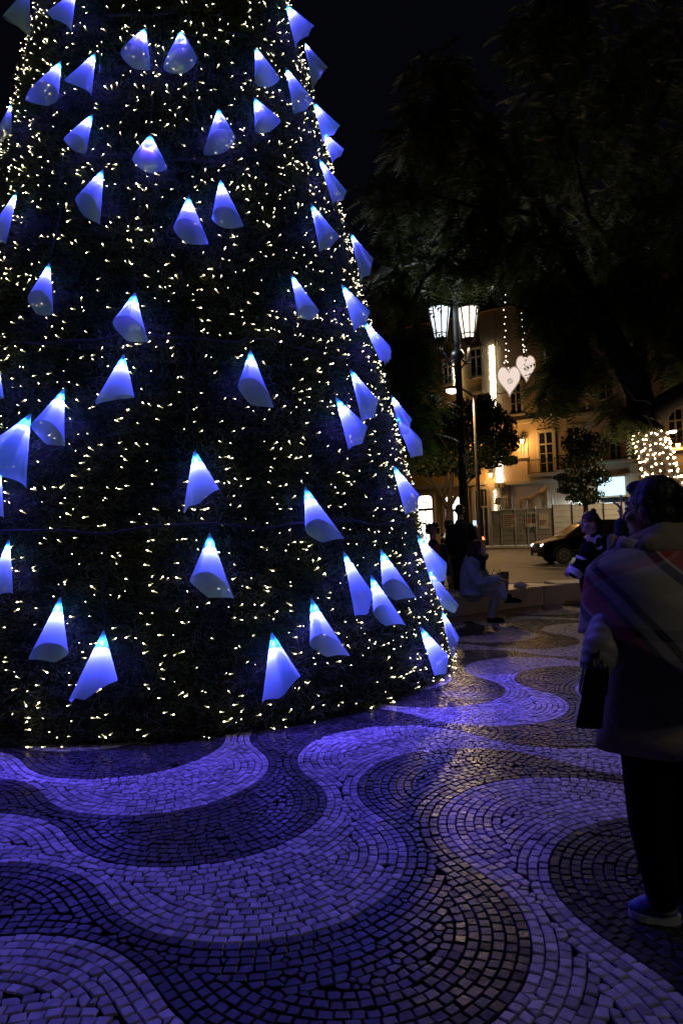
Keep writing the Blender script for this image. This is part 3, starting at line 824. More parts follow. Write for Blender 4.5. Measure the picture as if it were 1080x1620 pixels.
for k in range(6):
    poster((797.5, 815.5 + k * 3, 815.5 - (k % 3) * 3, 816.8 + k * 3), mat('print', (.20, .12, .10), .8), 'printed_line', pp, .06)
pp = poster((830, 811, 850, 834), mat('paper', (.50, .46, .40), .8, 0, .2, 3))
for q, c in (((832, 812.5, 840, 819), (.10, .13, .16)), ((841, 812.5, 848.5, 819), (.06, .06, .07)), ((832, 820, 840, 827.5), (.30, .10, .05)), ((841, 820, 848.5, 827.5), (.05, .05, .07))):
    poster(q, mat('print', c, .8, 0, .5, 9), 'printed_picture', pp, .06)
poster((780, 813, 791, 828), mat('paper', (.28, .27, .26), .8, 0, .25, 3))
pp = poster((851.5, 812, 868, 836), mat('paper', (.46, .42, .36), .8, 0, .25, 3))
for k in range(3): poster((853, 823 + k * 3, 865 - k * 2, 825 + k * 3), mat('print', (.22, .17, .13), .8), 'printed_line', pp, .06)
def letters(txt, px, m, parent, name):
    (s0, z1), (s1, z0) = fo(px[0], px[1]), fo(px[2], px[3])
    cu = bpy.data.curves.new(name, 'FONT'); cu.body = txt; cu.size = 1; cu.extrude = .004
    o = bpy.data.objects.new(name, cu); COL.objects.link(o); bpy.context.view_layer.update()
    me = bpy.data.meshes.new_from_object(o.evaluated_get(bpy.context.evaluated_depsgraph_get())); bpy.data.objects.remove(o); bpy.data.curves.remove(cu)
    co = np.array([v.co[:] for v in me.vertices]); mn, mx = co.min(0), co.max(0); v = []
    for c in co: v.append(fac_pt(s0 + (c[0] - mn[0]) / (mx[0] - mn[0]) * (s1 - s0), z0 + (c[1] - mn[1]) / (mx[1] - mn[1]) * (z1 - z0), FO + .062 + c[2]))
    f = [tuple(p.vertices) for p in me.polygons]; bpy.data.meshes.remove(me)
    return mesh_obj(name, v, f, m, parent)
letters('SUB', (831.5, 833.5, 847, 842), mat('blue_spray', (.03, .04, .10), .7), fence, 'graffiti')
# tarpaulin hung behind the fence
(s0, z0), (s1, z1) = fac(823, 806, 1.6), fac(868, 806, 1.6); v = []; f = []; n = 14
zl, zr = fac(823, 786, 1.6)[1], fac(867, 765, 1.6)[1]
for i in range(n + 1):
    t = i / n; zt = zl + (zr - zl) * t ** 1.6 - .12 * math.sin(t * PI)
    for j in range(6):
        u = j / 5; v.append(fac_pt(s0 + (s1 - s0) * t, z0 - 1.2 + (zt - z0 + 1.2) * u, 1.6 + .09 * math.sin(t * 13 + u * 2) * (1 - u * .5)))
for i in range(n):
    for j in range(5): q = i * 6 + j; f.append((q, q + 6, q + 7, q + 1))
tp = mesh_obj('tarpaulin', v, f, mat('tarp', (.36, .27, .19), .8, 0, .2, 1), None, True); sm = tp.modifiers.new('s', 'SOLIDIFY'); sm.thickness = .01
tag(tp, 'tan sheet hung behind the site fence, sagging to the left', 'tarpaulin')

# ================================================================== LAMP POST
LP = at(733, 830, 15); LPX, LPY = at(727, 640, 15).x, 15.0; g0 = zg(15)
lamp = thing('street_lamp', 'black post street lamp with two lit lanterns under the foliage', 'street lamp', (LPX, LPY, g0))
C0 = Vector((LPX, LPY, g0))
mb = MB(); mb.lathe(C0, [(.30, 0), (.30, .25), (.24, .32), (.22, .95), (.27, 1.0), (.27, 1.08), (.17, 1.15), (.15, 1.35)], 12); mb.obj('base', M_black, lamp, False)
zt = at(721, 545, 15).z - g0; ztop_ = at(718, 480, 15).z - g0
mb = MB(); mb.lathe(C0, [(.115, 1.35), (.095, 2.6), (.12, 2.65), (.085, 2.72), (.075, zt - .35), (.14, zt - .30), (.15, zt - .2), (.10, zt - .12)], 12); mb.obj('post', M_black, lamp, True)
mb = MB(); mb.lathe(C0, [(.06, zt - .12), (.085, zt), (.07, zt + .06), (.065, ztop_ - .05), (.085, ztop_), (.02, ztop_ + .15)], 10); mb.obj('finial', mat('grey_iron', (.25, .27, .3), .5), lamp, True)
LH = []
for px, colr, nm in ((697, (.80, .92, 1.0), 'a'), (741, (1.0, .84, .66), 'b')):
    dy = -.10 if nm == 'a' else .15
    c = at(px, 536, 15 + dy); hgt = at(px, 488, 15).z - at(px, 536, 15).z; r0, r1 = .14, .245
    mb = MB(); s_ = -1 if nm == 'a' else 1
    mb.tube([C0 + UP * (zt - .25), C0 + UP * (zt - .42) + Vector((s_ * .18, 0, 0)), Vector((c.x, c.y, c.z - .22)), Vector((c.x, c.y, c.z - .02))], [.035, .03, .03, .035], 7)
    for k in range(10):          # scroll
        pass
    sc = [C0 + UP * (zt - .6) + Vector((s_ * (.06 + .16 * (1 - math.cos(t))), 0, .18 * math.sin(t))) for t in np.linspace(0, 4.6, 14)]
    mb.tube(sc, .016, 6); mb.lathe((c.x, c.y, c.z - .1), [(.04, 0), (.12, .05), (.16, .09)], 8); mb.obj('arm', M_black, lamp)
    mb = MB(); mb.lathe(c, [(r0 - .01, .0), (r1 - .012, hgt)], 8); gl = mb.obj('lantern_glass', emit('lamp_glass_' + ('cool' if nm == 'a' else 'warm'), colr, 1.7 if nm == 'a' else 2.1), lamp)
    fr = MB()
    for k in range(8):
        an = 2 * PI * k / 8; fr.tube([c + Vector((math.cos(an) * r0, math.sin(an) * r0, -.01)), c + Vector((math.cos(an) * r1, math.sin(an) * r1, hgt))], .019, 4)
    for rr_, h_ in ((r0 + .005, 0), (r0 + (r1 - r0) * .16 + .004, hgt * .16), (r1 + .01, hgt)):
        fr.tube([c + Vector((math.cos(a_) * rr_, math.sin(a_) * rr_, h_)) for a_ in np.linspace(0, 2 * PI, 9)], .013, 4, False)
    fr.lathe(c + UP * hgt, [(r1 + .03, .012), (r1 - .06, .12), (.10, .20), (.05, .30), (.015, .38)], 8); fr.obj('lantern_frame', M_black, lamp)
    ld = bpy.data.lights.new('lamp', 'SPOT'); ld.spot_size = math.radians(165); ld.spot_blend = .5; ld.energy = STREET_W * (.7 if nm == 'a' else 1.0) * 4; ld.color = colr if nm == 'a' else (1.0, .78, .5); ld.shadow_soft_size = .15
    lo = link(bpy.data.objects.new('lamp', ld), lamp); lo.location = c + Vector((0, 0, -.16)) - C0
    ld = bpy.data.lights.new('glow', 'SPOT'); ld.spot_size = math.radians(180); ld.spot_blend = .3; ld.energy = 36 if nm == 'a' else 52; ld.color = colr if nm == 'a' else (1.0, .92, .74); ld.shadow_soft_size = .2
    lo = link(bpy.data.objects.new('glow', ld), lamp); lo.location = c + Vector((-.42 if nm == 'a' else .42, -.1, hgt * .5)) - C0; lo.rotation_euler = (PI, 0, 0)
l2 = lamp.copy(); COL.objects.link(l2); l2.location = (4.6, -2.4, 0); l2.rotation_euler = (0, 0, .8); l2['label'] = 'added black post lamp, out of view behind the viewer on the right'  # unseen lamp, added to light the back of the near figure
for ch in list(lamp.children):
    c_ = ch.copy(); COL.objects.link(c_); c_.parent = l2
    if c_.type == 'LIGHT': c_.data = ch.data.copy(); c_.data.energy = 60 if not c_.name.startswith('glow') else 4
p = at(737, 722, 14.86)
q = [at(731, 717, 14.86), at(743, 722, 14.86), at(740, 737, 14.86), at(734, 734, 14.86)]
mb = MB(); mb.add(q + [x + Vector((0, .01, 0)) for x in q], [(3, 2, 1, 0), (4, 5, 6, 7), (0, 1, 5, 4), (1, 2, 6, 5), (2, 3, 7, 6), (3, 0, 4, 7)])
tag(mb.obj('paper_sign', mat('paper', (.40, .38, .36), .8)), 'small torn paper sign stuck on the black lamp post', 'sign')

# arm street light farther off
sp = at(757, 800, 22); g1 = zg(22)
st = thing('street_light', 'slim street light with one short arm and a warm glowing head', 'street light', (sp.x, 22, g1))
hd = at(715, 618, 22); kn = at(753, 625, 22)
mb = MB(); mb.tube([(sp.x, 22, g1), (sp.x, 22, g1 + .9)], [.11, .10], 10); mb.tube([(sp.x, 22, g1 + .9), (sp.x, 22, kn.z - .1), (sp.x - .08, 22, kn.z)], [.075, .05, .045], 10); mb.obj('pole', mat('grey_pole', (.10, .09, .085), .5), st)
mb = MB(); mb.tube([(sp.x - .06, 22, kn.z), hd + Vector((.25, 0, .1))], [.04, .035], 8); mb.obj('arm', M_black, st)
mb = MB(); mb.ell(hd + Vector((0, 0, .09)), (.28, .17, .07), 14, 8); mb.obj('head', mat('grey_head', (.18, .17, .16), .5), st, True)
mb = MB(); mb.ell(hd, (.20, .12, .10), 12, 8); mb.obj('lens', emit('sodium', (1.0, .78, .52), 10), st, True)
ld = bpy.data.lights.new('lamp', 'SPOT'); ld.spot_size = math.radians(172); ld.spot_blend = .25; ld.energy = 800; ld.color = (1.0, .66, .34); ld.shadow_soft_size = .15
lo = link(bpy.data.objects.new('lamp', ld), st); lo.location = hd - UP * .28 - Vector((sp.x, 22, g1))

s2 = st.copy(); COL.objects.link(s2); s2.location = (17.4, 34, zg(34)); s2.rotation_euler = (0, 0, -.9); s2['label'] = 'added slim street light behind the big feathery tree crown'  # added behind the crown to throw light on the site fence
for ch in list(st.children):
    c_ = ch.copy(); COL.objects.link(c_); c_.parent = s2
    if c_.type == 'LIGHT': c_.data = ch.data.copy(); c_.data.energy *= 2.6
# ---- hanging hearts and the bulb strings above them
M_heart = emit('heart_glow', (1.0, .80, .70), .88)
M_hb = emit('heart_bulb', (1, .9, .75), 3)
for (px, py, hw, hh, Y, lab) in ((805, 604, 18, 24, 20, 'lit white heart decoration hanging lower, on the left of two'), (831.5, 584, 15, 21.5, 21.5, 'lit white heart decoration partly hidden by leaves, on the right of two')):
    c = at(px, py, Y); k = Y / 1080; t = thing('heart_light', lab, 'heart light', c, 'lit heart decorations hanging over the street')
    rim = []
    for i in range(40):
        a_ = 2 * PI * i / 40; x = 16 * math.sin(a_) ** 3; y = 13 * math.cos(a_) - 5 * math.cos(2 * a_) - 2 * math.cos(3 * a_) - math.cos(4 * a_); rim.append((x / 16 * hw * k, (y + 2.5) / 14.5 * hh * k))
    v = [c + Vector((x, 0, z)) for x, z in rim]; n = 40; f = []
    for q in (.7, .35): v += [c + Vector((x * q, -.10 * (1 - q * q), z * q)) for x, z in rim]
    v.append(c + Vector((0, -.11, 0)))
    for r_ in range(2):
        for i in range(n): f.append((r_ * n + i, r_ * n + (i + 1) % n, r_ * n + n + (i + 1) % n, r_ * n + n + i))
    for i in range(n): f.append((2 * n + i, 2 * n + (i + 1) % n, 3 * n))
    nb = len(v); v += [Vector((p_[0], 2 * c.y - p_[1], p_[2])) for p_ in v]; f += [tuple(i + nb for i in reversed(q)) for q in f]
    mesh_obj('heart_panel', v, f, M_heart, t, True)
    mb = MB(); mb.tube([c + Vector((x * 1.01, 0, z * 1.01)) for x, z in rim + rim[:1]], .022, 6, False); mb.obj('rim', mat('rim_white', (.6, .55, .5), .5), t)
    mb = MB(); mb.lathe(c + Vector((0, -.13, 0)), [(.02, 0), (.09, .015), (.09, .03)], 10, (Vector((1, 0, 0)), UP, Vector((0, 1, 0)))); mb.obj('rosette', mat('rosette', (.35, .37, .38), .4), t)
    ld = bpy.data.lights.new('glow', 'POINT'); ld.energy = 14; ld.color = (1, .82, .68); ld.shadow_soft_size = .3; lo = link(bpy.data.objects.new('glow', ld), t); lo.location = (0, -.5, 0)
for (x0, y0, x1, y1, Y, n, lab) in ((796, 418, 803, 582, 20, 15, 'string of small white bulbs above the left heart'), (823, 425, 829, 566, 21.5, 13, 'string of small white bulbs above the right heart')):
    t = thing('bulb_string', lab, 'fairy lights', at(x0, y0, Y), 'bulb strings above the hearts'); w = []
    for i in range(n):
        u = i / (n - 1); p = at(x0 + (x1 - x0) * u + random.gauss(0, 1.2), y0 + (y1 - y0) * (u ** .8), Y); w.append(p)
        mb = MB(); mb.ell(p, (.019,) * 3, 6, 4); mb.obj('bulb', M_hb, t)
        if u > .8:
            for _ in range(2): mb = MB(); mb.ell(p + Vector((random.uniform(-.1, .1), 0, random.uniform(-.15, .15))), (.02,) * 3, 6, 4); mb.obj('bulb', M_hb, t)
    mb = MB(); mb.tube(w, .006, 4); mb.obj('wire', M_wire, t)
mb = MB(); pts = []
A_, B_ = at(760, 622, 20.5), at(862, 588, 20.5)
for i in range(13): u = i / 12; pts.append(A_.lerp(B_, u) - UP * .25 * math.sin(u * PI))
mb.tube(pts, .01, 5); tag(mb.obj('span_wire', M_wire), 'thin wire spanning the street behind the hearts', 'wire')
# ================================================================== VEGETATION
def leaf_cloud(centres, n_per, size, m, name, parent, aspect=.5, droop=0.0, flat=.6, seed=0):
    """many small leaf faces spread through clumps; centres = (point, radius vector)"""
    r_ = np.random.default_rng(seed); out = []
    for (c, R, k) in centres:
        n = int(n_per * k); d = r_.normal(0, 1, (n, 3)); d /= np.linalg.norm(d, axis=1)[:, None]
        rad = r_.uniform(.25, 1, n) ** .5; P = np.array(c) + d * rad[:, None] * np.array(R)
        nrm = r_.normal(0, 1, (n, 3)) * np.array([1, 1, flat]) + d * .5; nrm /= np.linalg.norm(nrm, axis=1)[:, None]
        a = np.cross(nrm, r_.normal(0, 1, (n, 3))); a[:, 2] -= droop; a /= np.linalg.norm(a, axis=1)[:, None]
        b = np.cross(nrm, a); s = size * r_.uniform(.6, 1.3, n)[:, None]
        out.append(np.stack([P - a * s * .5, P + b * s * aspect * .5, P + a * s * .5, P - b * s * aspect * .5], 1).reshape(-1, 3))
    V = np.concatenate(out) - np.array(parent.location)
    return tri_mesh(name, V, m, parent, 4)
M_leafd = leaf_mat('dark_leaf', (.04, .06, .022))
M_frond = leaf_mat('jacaranda_leaf', (.11, .14, .075), .35, .35)
def limb_set(mb, root, specs, rad):
    for pts, r0, r1 in specs:
        n = len(pts); mb.tube(pts, [r0 + (r1 - r0) * i / (n - 1) for i in range(n)], 7)
# --- the big feathery tree on the right
JY = 13.0
def J(px, py, dy=0): return at(px, py, JY + dy)
tb = J(1106, 955); tb.z = zg(JY)
jac = thing('jacaranda_tree', 'big feathery street tree, trunk wrapped in fairy lights, crown filling the upper right', 'tree', tb)
mb = MB()
mb.tube([tb + Vector((0, 0, -.05)), tb + UP * .25, J(1082, 870), J(1053, 775), J(1038, 725), J(1026, 688), J(1018, 660)], [.50, .38, .33, .30, .28, .28, .32], 14)
mb.tube([J(1020, 672), J(1008, 620), J(985, 565), J(955, 515), J(915, 440), J(860, 340, .5), J(790, 240, .8), J(720, 150, 1)], [.30, .25, .23, .21, .17, .12, .07, .03], 10)
mb.tube([J(1024, 672), J(1050, 640, -.2), J(1090, 615, -.4), J(1150, 560, -.6), J(1230, 420, -.8)], [.27, .21, .2, .16, .08], 10)
mb.tube([J(1018, 650), J(1012, 560, .6), J(1010, 440, 1.2), J(1000, 250, 1.6), J(985, 60, 1.8)], [.18, .15, .12, .08, .03], 9)
for a_, b_, c_ in (((915, 440), (850, 400), (740, 380)), ((860, 340), (760, 330), (660, 300)), ((955, 515), (880, 500), (800, 480)), ((740, 380), (670, 440), (620, 540)), ((1010, 440), (930, 340), (900, 200)), ((1000, 250), (1050, 150), (1080, 60)), ((790, 240), (740, 200), (680, 110))):
    mb.tube([J(*a_, .5), J(*b_, .3), J(*c_, 0)], [.07, .045, .015], 6)
mb.obj('trunk', M_bark, jac, True)
# pale wires up the trunk
mb = MB(); mb.tube([J(987, 610, -.35), J(1003, 633, -.4), J(1022, 634, -.42), J(1030, 640, -.42)], .012, 5); mb.tube([J(1021, 655, -.42), J(1030, 672, -.42), J(1036, 690, -.4)], .010, 5); mb.obj('pale_wire', mat('pale_wire', (.35, .32, .30), .6), jac)
def fronds(cl, m, name, parent, seed=0, per=1.0):
    r_ = np.random.default_rng(seed); Q = []
    for (c, R, n) in cl:
        c = np.array(c)
        for _ in range(int(n * per)):
            d = r_.normal(0, 1, 3); d /= np.linalg.norm(d); rad = r_.uniform(.15, 1) ** .5
            p = c + d * rad * np.array(R)
            ax = np.array([d[0] * .6 + r_.normal(0, .5), d[1] * .6 + r_.normal(0, .5), -.55 + r_.normal(0, .35)]); ax /= np.linalg.norm(ax)
            sd = np.cross(ax, [0, 0, 1.0]) + r_.normal(0, .15, 3); sd /= np.linalg.norm(sd)
            L = r_.uniform(.35, .62); np_ = 9
            for i in range(np_):
                t = i / np_; q = p + ax * L * t + np.array([0, 0, -.12 * t * t]); ll = .12 * math.sin(PI * (.15 + .8 * t)) + .03
                for s in (-1, 1):
                    e = sd * s + ax * .45 + np.array([0, 0, -.15]); e = e / np.linalg.norm(e) * ll; w_ = ax * .024
                    Q += [q - w_, q + e * .5 - w_ * 1.3, q + e, q + e * .5 + w_ * 1.3] if False else [q - w_, q + e, q + w_]
    V = np.array(Q) - np.array(parent.location)
    return tri_mesh(name, V, m, parent, 3)
k = JY / 1080
cl = []
for (px, py, r, dy, n) in ((690, 130, 58, .5, 60), (660, 215, 55, .5, 60), (640, 310, 52, .3, 60), (628, 395, 48, .3, 55), (632, 455, 44, .4, 50), (720, 210, 75, .8, 90), (735, 320, 80, .6, 100), (750, 385, 52, .4, 75), (820, 250, 90, .8, 110), (815, 340, 80, .2, 110), (835, 405, 60, 0, 100), (866, 476, 38, -.2, 60), (888, 570, 24, -.2, 40), (880, 610, 34, -.2, 45),
     (905, 150, 100, 1, 110), (950, 270, 110, .6, 130), (960, 60, 110, 1, 100), (1040, 180, 100, .4, 110), (1060, 360, 90, 0, 110), (940, 420, 80, .3, 110), (900, 500, 60, .2, 90), (925, 570, 40, .2, 60), (990, 470, 60, .5, 70), (1055, 480, 55, -.2, 70), (1065, 555, 38, -.3, 45), (985, 662, 22, -.1, 18), (972, 640, 22, .1, 18), (840, 60, 55, 1, 50), (1075, 60, 80, .6, 70), (1120, 300, 110, 0, 80), (1120, 500, 80, -.3, 50),
     (745, 425, 26, .6, 40), (700, 420, 24, .5, 28), (610, 300, 30, .3, 18), (880, 20, 60, 1, 50)):
    cl.append((J(px, py, dy), (r * k, r * k * 1.0, r * k), n))
fronds(cl, M_frond, 'crown', jac, 3, 2.6)
# --- greener feathery tree behind the Christmas tree
gy = 12.2
def Gp(px, py, dy=0): return at(px, py, gy + dy)
gb = Gp(600, 930); gb.z = zg(gy)
gt = thing('feathery_tree', 'green feathery tree half hidden behind the right outline of the Christmas tree', 'tree', gb)
mb = MB(); mb.tube([gb, Gp(602, 800), Gp(612, 690), Gp(640, 620), Gp(670, 590)], [.22, .17, .14, .09, .03], 10); mb.tube([Gp(612, 690), Gp(590, 600), Gp(570, 500)], [.12, .08, .03], 8); mb.obj('trunk', M_bark, gt, True)
k2 = gy / 1080
fronds([(Gp(px, py, dy), (r * k2, r * k2, r * k2 * .8), n) for px, py, r, dy, n in ((632, 540, 38, -.2, 60), (650, 570, 38, -.3, 60), (635, 610, 42, 0, 60), (660, 640, 38, 0, 50), (625, 670, 36, 0, 40), (590, 560, 50, .3, 50), (660, 690, 30, 0, 26), (655, 520, 30, .2, 30))],
       leaf_mat('green_frond', (.05, .13, .04), .4, .35), 'crown', gt, 5, 1.2)
# --- round street trees
def street_tree(px_base, Y, trunk, clumps, label, leafm, size, n, seed, tr=.12):
    b_ = at(px_base[0], px_base[1], Y); b_.z = zg(Y); t = thing('street_tree', label, 'tree', b_)
    mb = MB()
    for pts, r0, r1 in trunk:
        P = [at(p[0], p[1], Y + (p[2] if len(p) > 2 else 0)) for p in pts]
        if pts[0][1] > 870: P[0].z = zg(Y) - .03
        mb.tube(P, [r0 + (r1 - r0) * i / (len(P) - 1) for i in range(len(P))], 9)
    mb.obj('trunk', M_bark, t, True); kk = Y / 1080
    leaf_cloud([(at(x, y, Y + dy), (r * kk, r * kk * .9, r * kk * q), w) for x, y, r, q, dy, w in clumps], n, size, leafm, 'crown', t, .5, .3, .6, seed)
    return t
street_tree((711, 893), 28, [([(711, 893), (711, 850), (711, 806)], .19, .16), ([(711, 810), (700, 788), (690, 768), (676, 750)], .11, .04), ([(711, 810), (712, 780), (715, 750), (718, 700)], .13, .05), ([(711, 800), (722, 783), (735, 768), (758, 745)], .10, .03), ([(700, 790), (706, 765), (704, 735)], .1, .04), ([(690, 770), (678, 765), (664, 752)], .07, .03)],
    [(670, 705, 34, .9, 0, 1), (700, 680, 40, .9, 0, 1.2), (735, 665, 40, .9, .3, 1.2), (765, 655, 32, .8, 0, 1), (780, 680, 38, .9, -.3, 1.2), (798, 700, 24, .9, 0, .6), (750, 705, 42, .9, -.4, 1.3), (720, 720, 40, .8, .4, 1), (690, 735, 34, .6, 0, .7), (660, 735, 26, .7, 0, .5), (775, 725, 28, .6, .2, .6), (805, 728, 14, .6, 0, .25), (740, 745, 24, .5, 0, .4), (655, 690, 26, 1, .5, .6), (765, 635, 20, .6, .1, .35)],
    'round crowned street tree in front of the lit ochre house', M_leafd, .17, 1250, 2)
street_tree((926, 878), 31, [([(926, 878), (926, 850), (925, 800), (924, 770)], .10, .07), ([(924, 775), (912, 750), (900, 725)], .06, .02), ([(924, 775), (938, 745), (945, 715)], .06, .02)],
    [(912, 700, 26, .9, 0, .7), (940, 705, 26, .9, 0, .7), (920, 735, 34, .8, -.2, 1), (945, 755, 22, .7, 0, .6), (905, 768, 22, .7, .2, .6), (925, 785, 30, .5, 0, .8), (888, 755, 12, .5, 0, .2), (893, 775, 12, .5, 0, .2)],
    'small street tree in front of the site fence, behind the passing car', M_leafd, .17, 850, 4)
# conifer tip beside the shop windows
cf = thing('potted_conifer', 'small dark conifer just right of the Christmas tree, in front of shop lights', 'conifer', at(659, 890, 20))
cf.location.z = zg(20); cc = []
for i in range(12):
    u = i / 11; cc.append((at(659, 802 + 70 * u, 20), (.05 + .30 * u, .05 + .30 * u, .12), .5 + u))
mb = MB(); mb.tube([Vector((cf.location.x, 20, zg(20))), at(659, 805, 20)], [.06, .01], 6); mb.obj('trunk', M_bark, cf)
leaf_cloud(cc, 90, .09, M_leafd, 'crown', cf, .3, .4, .6, 6)
# fairy lights wound round the big trunk
fl = thing('trunk_lights', 'warm fairy lights wound round the trunk of the big feathery tree', 'fairy lights', J(1040, 740))
axis = [(J(1061, 800), .315), (J(1053, 775), .305), (J(1038, 725), .285), (J(1026, 688), .285)]
def trunk_at(u):
    q = u * 3; i = min(int(q), 2); w = q - i; return axis[i][0].lerp(axis[i + 1][0], w), axis[i][1] * (1 - w) + axis[i + 1][1] * w
M_tb = emit('trunk_bulb', (1.0, .72, .40), 26)
wire = []; tb_me = None
mb = MB(); mb.ell((0, 0, 0), (.012, .012, .022), 6, 4); tv, tf = mb.v, mb.f
for i in range(420):
    u = i / 419; c, r = trunk_at(u); an = u * 2 * PI * 15 + .2 * math.sin(i); p = c + Vector((math.cos(an) * (r + .012), math.sin(an) * (r + .012), 0)); wire.append(p)
mb = MB(); mb.tube(wire, .005, 4); mb.obj('wire', M_wire, fl)
me_b = bpy.data.meshes.new('bulb'); me_b.from_pydata([tuple(x) for x in tv], [], tf); me_b.materials.append(M_tb)
for i in range(0, 420):
    if math.sin(u) > 2: pass
    if i % 4 != 3:
        p = wire[i]; c, r = trunk_at(i / 419)
        if p.y > c.y + .12: continue
        o = link(bpy.data.objects.new('bulb', me_b), fl); o.location = p + (p - c).normalized() * .02 + Vector((random.gauss(0, .01), 0, random.gauss(0, .018))) - Vector(fl.location)
        o.rotation_euler = (random.uniform(0, 3), random.uniform(0, 3), 0)

# ================================================================== BENCH, CAR, CABINET
M_bench = mat('bench_stone', (.50, .41, .36), .42, 0, .2, 2.5, .15, 40)
bench = thing('stone_bench', 'long low stone bench on a plinth beside the tree', 'bench', (2.4, 12, 0))
bd = Vector((.811, .584, 0)).normalized(); bn = Vector((-bd.y, bd.x, 0)); B0 = Vector((1.56, 11.08, 0))
def bseg(s0, s1, o0, o1, z0, z1, name, bev=.012):
    mb = MB(); mb.box(B0 + bd * ((s0 + s1) / 2) + bn * ((o0 + o1) / 2) + UP * ((z0 + z1) / 2), (s1 - s0, o1 - o0, z1 - z0), (bd, bn, UP), bev); return mb.obj(name, M_bench, bench)
for s0, s1 in ((-2.4, -1.15), (-1.15, .12), (.12, 1.38), (1.38, 2.62)): bseg(s0 + .003, s1 - .003, .02, 1.0, .10, .45, 'seat_block')
bseg(-2.38, 2.60, .06, .96, -.02, .10, 'plinth', .005)
# chamfered end block turned towards the street
e0 = B0 + bd * 2.63
ed = Vector((.96, .28, 0)).normalized(); en = Vector((-ed.y, ed.x, 0))
mb = MB(); P = [e0 + bn * .02, e0 + ed * .42 + bn * .02, e0 + ed * .42 + bn * .85, e0 + bn * 1.0]
mb.prism([(p.x, p.y) for p in P], .10, .45, (0, 0, 0), Vector((1, 0, 0)), Vector((0, 1, 0)), UP); mb.obj('seat_block', M_bench, bench)
P = [p.lerp((P[0] + P[2]) / 2, .08) for p in P]
mb = MB(); mb.prism([(p.x, p.y) for p in P], -.02, .0995, (0, 0, 0), Vector((1, 0, 0)), Vector((0, 1, 0)), UP); mb.obj('plinth', M_bench, bench)
b2 = thing('stone_bench', 'second low stone bench behind the woman in the varsity jacket', 'bench', (5.1, 13.6, 0))
mb = MB(); mb.box((5.2, 13.8, .25), (2.1, .9, .36), None, .012); mb.obj('seat_block', M_bench, b2); mb = MB(); mb.box((5.2, 13.8, .04), (2.0, .82, .10), None, .005); mb.obj('plinth', M_bench, b2)
# crumpled paper on the bench
c = at(823, 926, 12.35); c.z = .455
mb = MB(); n = 14
mb.ell((c.x, c.y, .50), (.13, .09, .05), 14, 9); r_ = random.Random(3)
mb.v = [(p[0] + r_.gauss(0, .012), p[1] + r_.gauss(0, .012), max(.452, p[2] + r_.gauss(0, .012))) for p in mb.v]
tag(mb.obj('paper_wrapper', mat('white_paper', (.65, .62, .62), .8)), 'crumpled white paper wrapper lying on the stone bench', 'paper')
mb = MB(); mb.box((c.x + .21, c.y - .03, .458), (.16, .07, .012), None, .003); tag(mb.obj('paper_scrap', mat('red_scrap', (.25, .06, .05), .7)), 'flat dark red scrap beside the crumpled wrapper on the bench', 'paper')

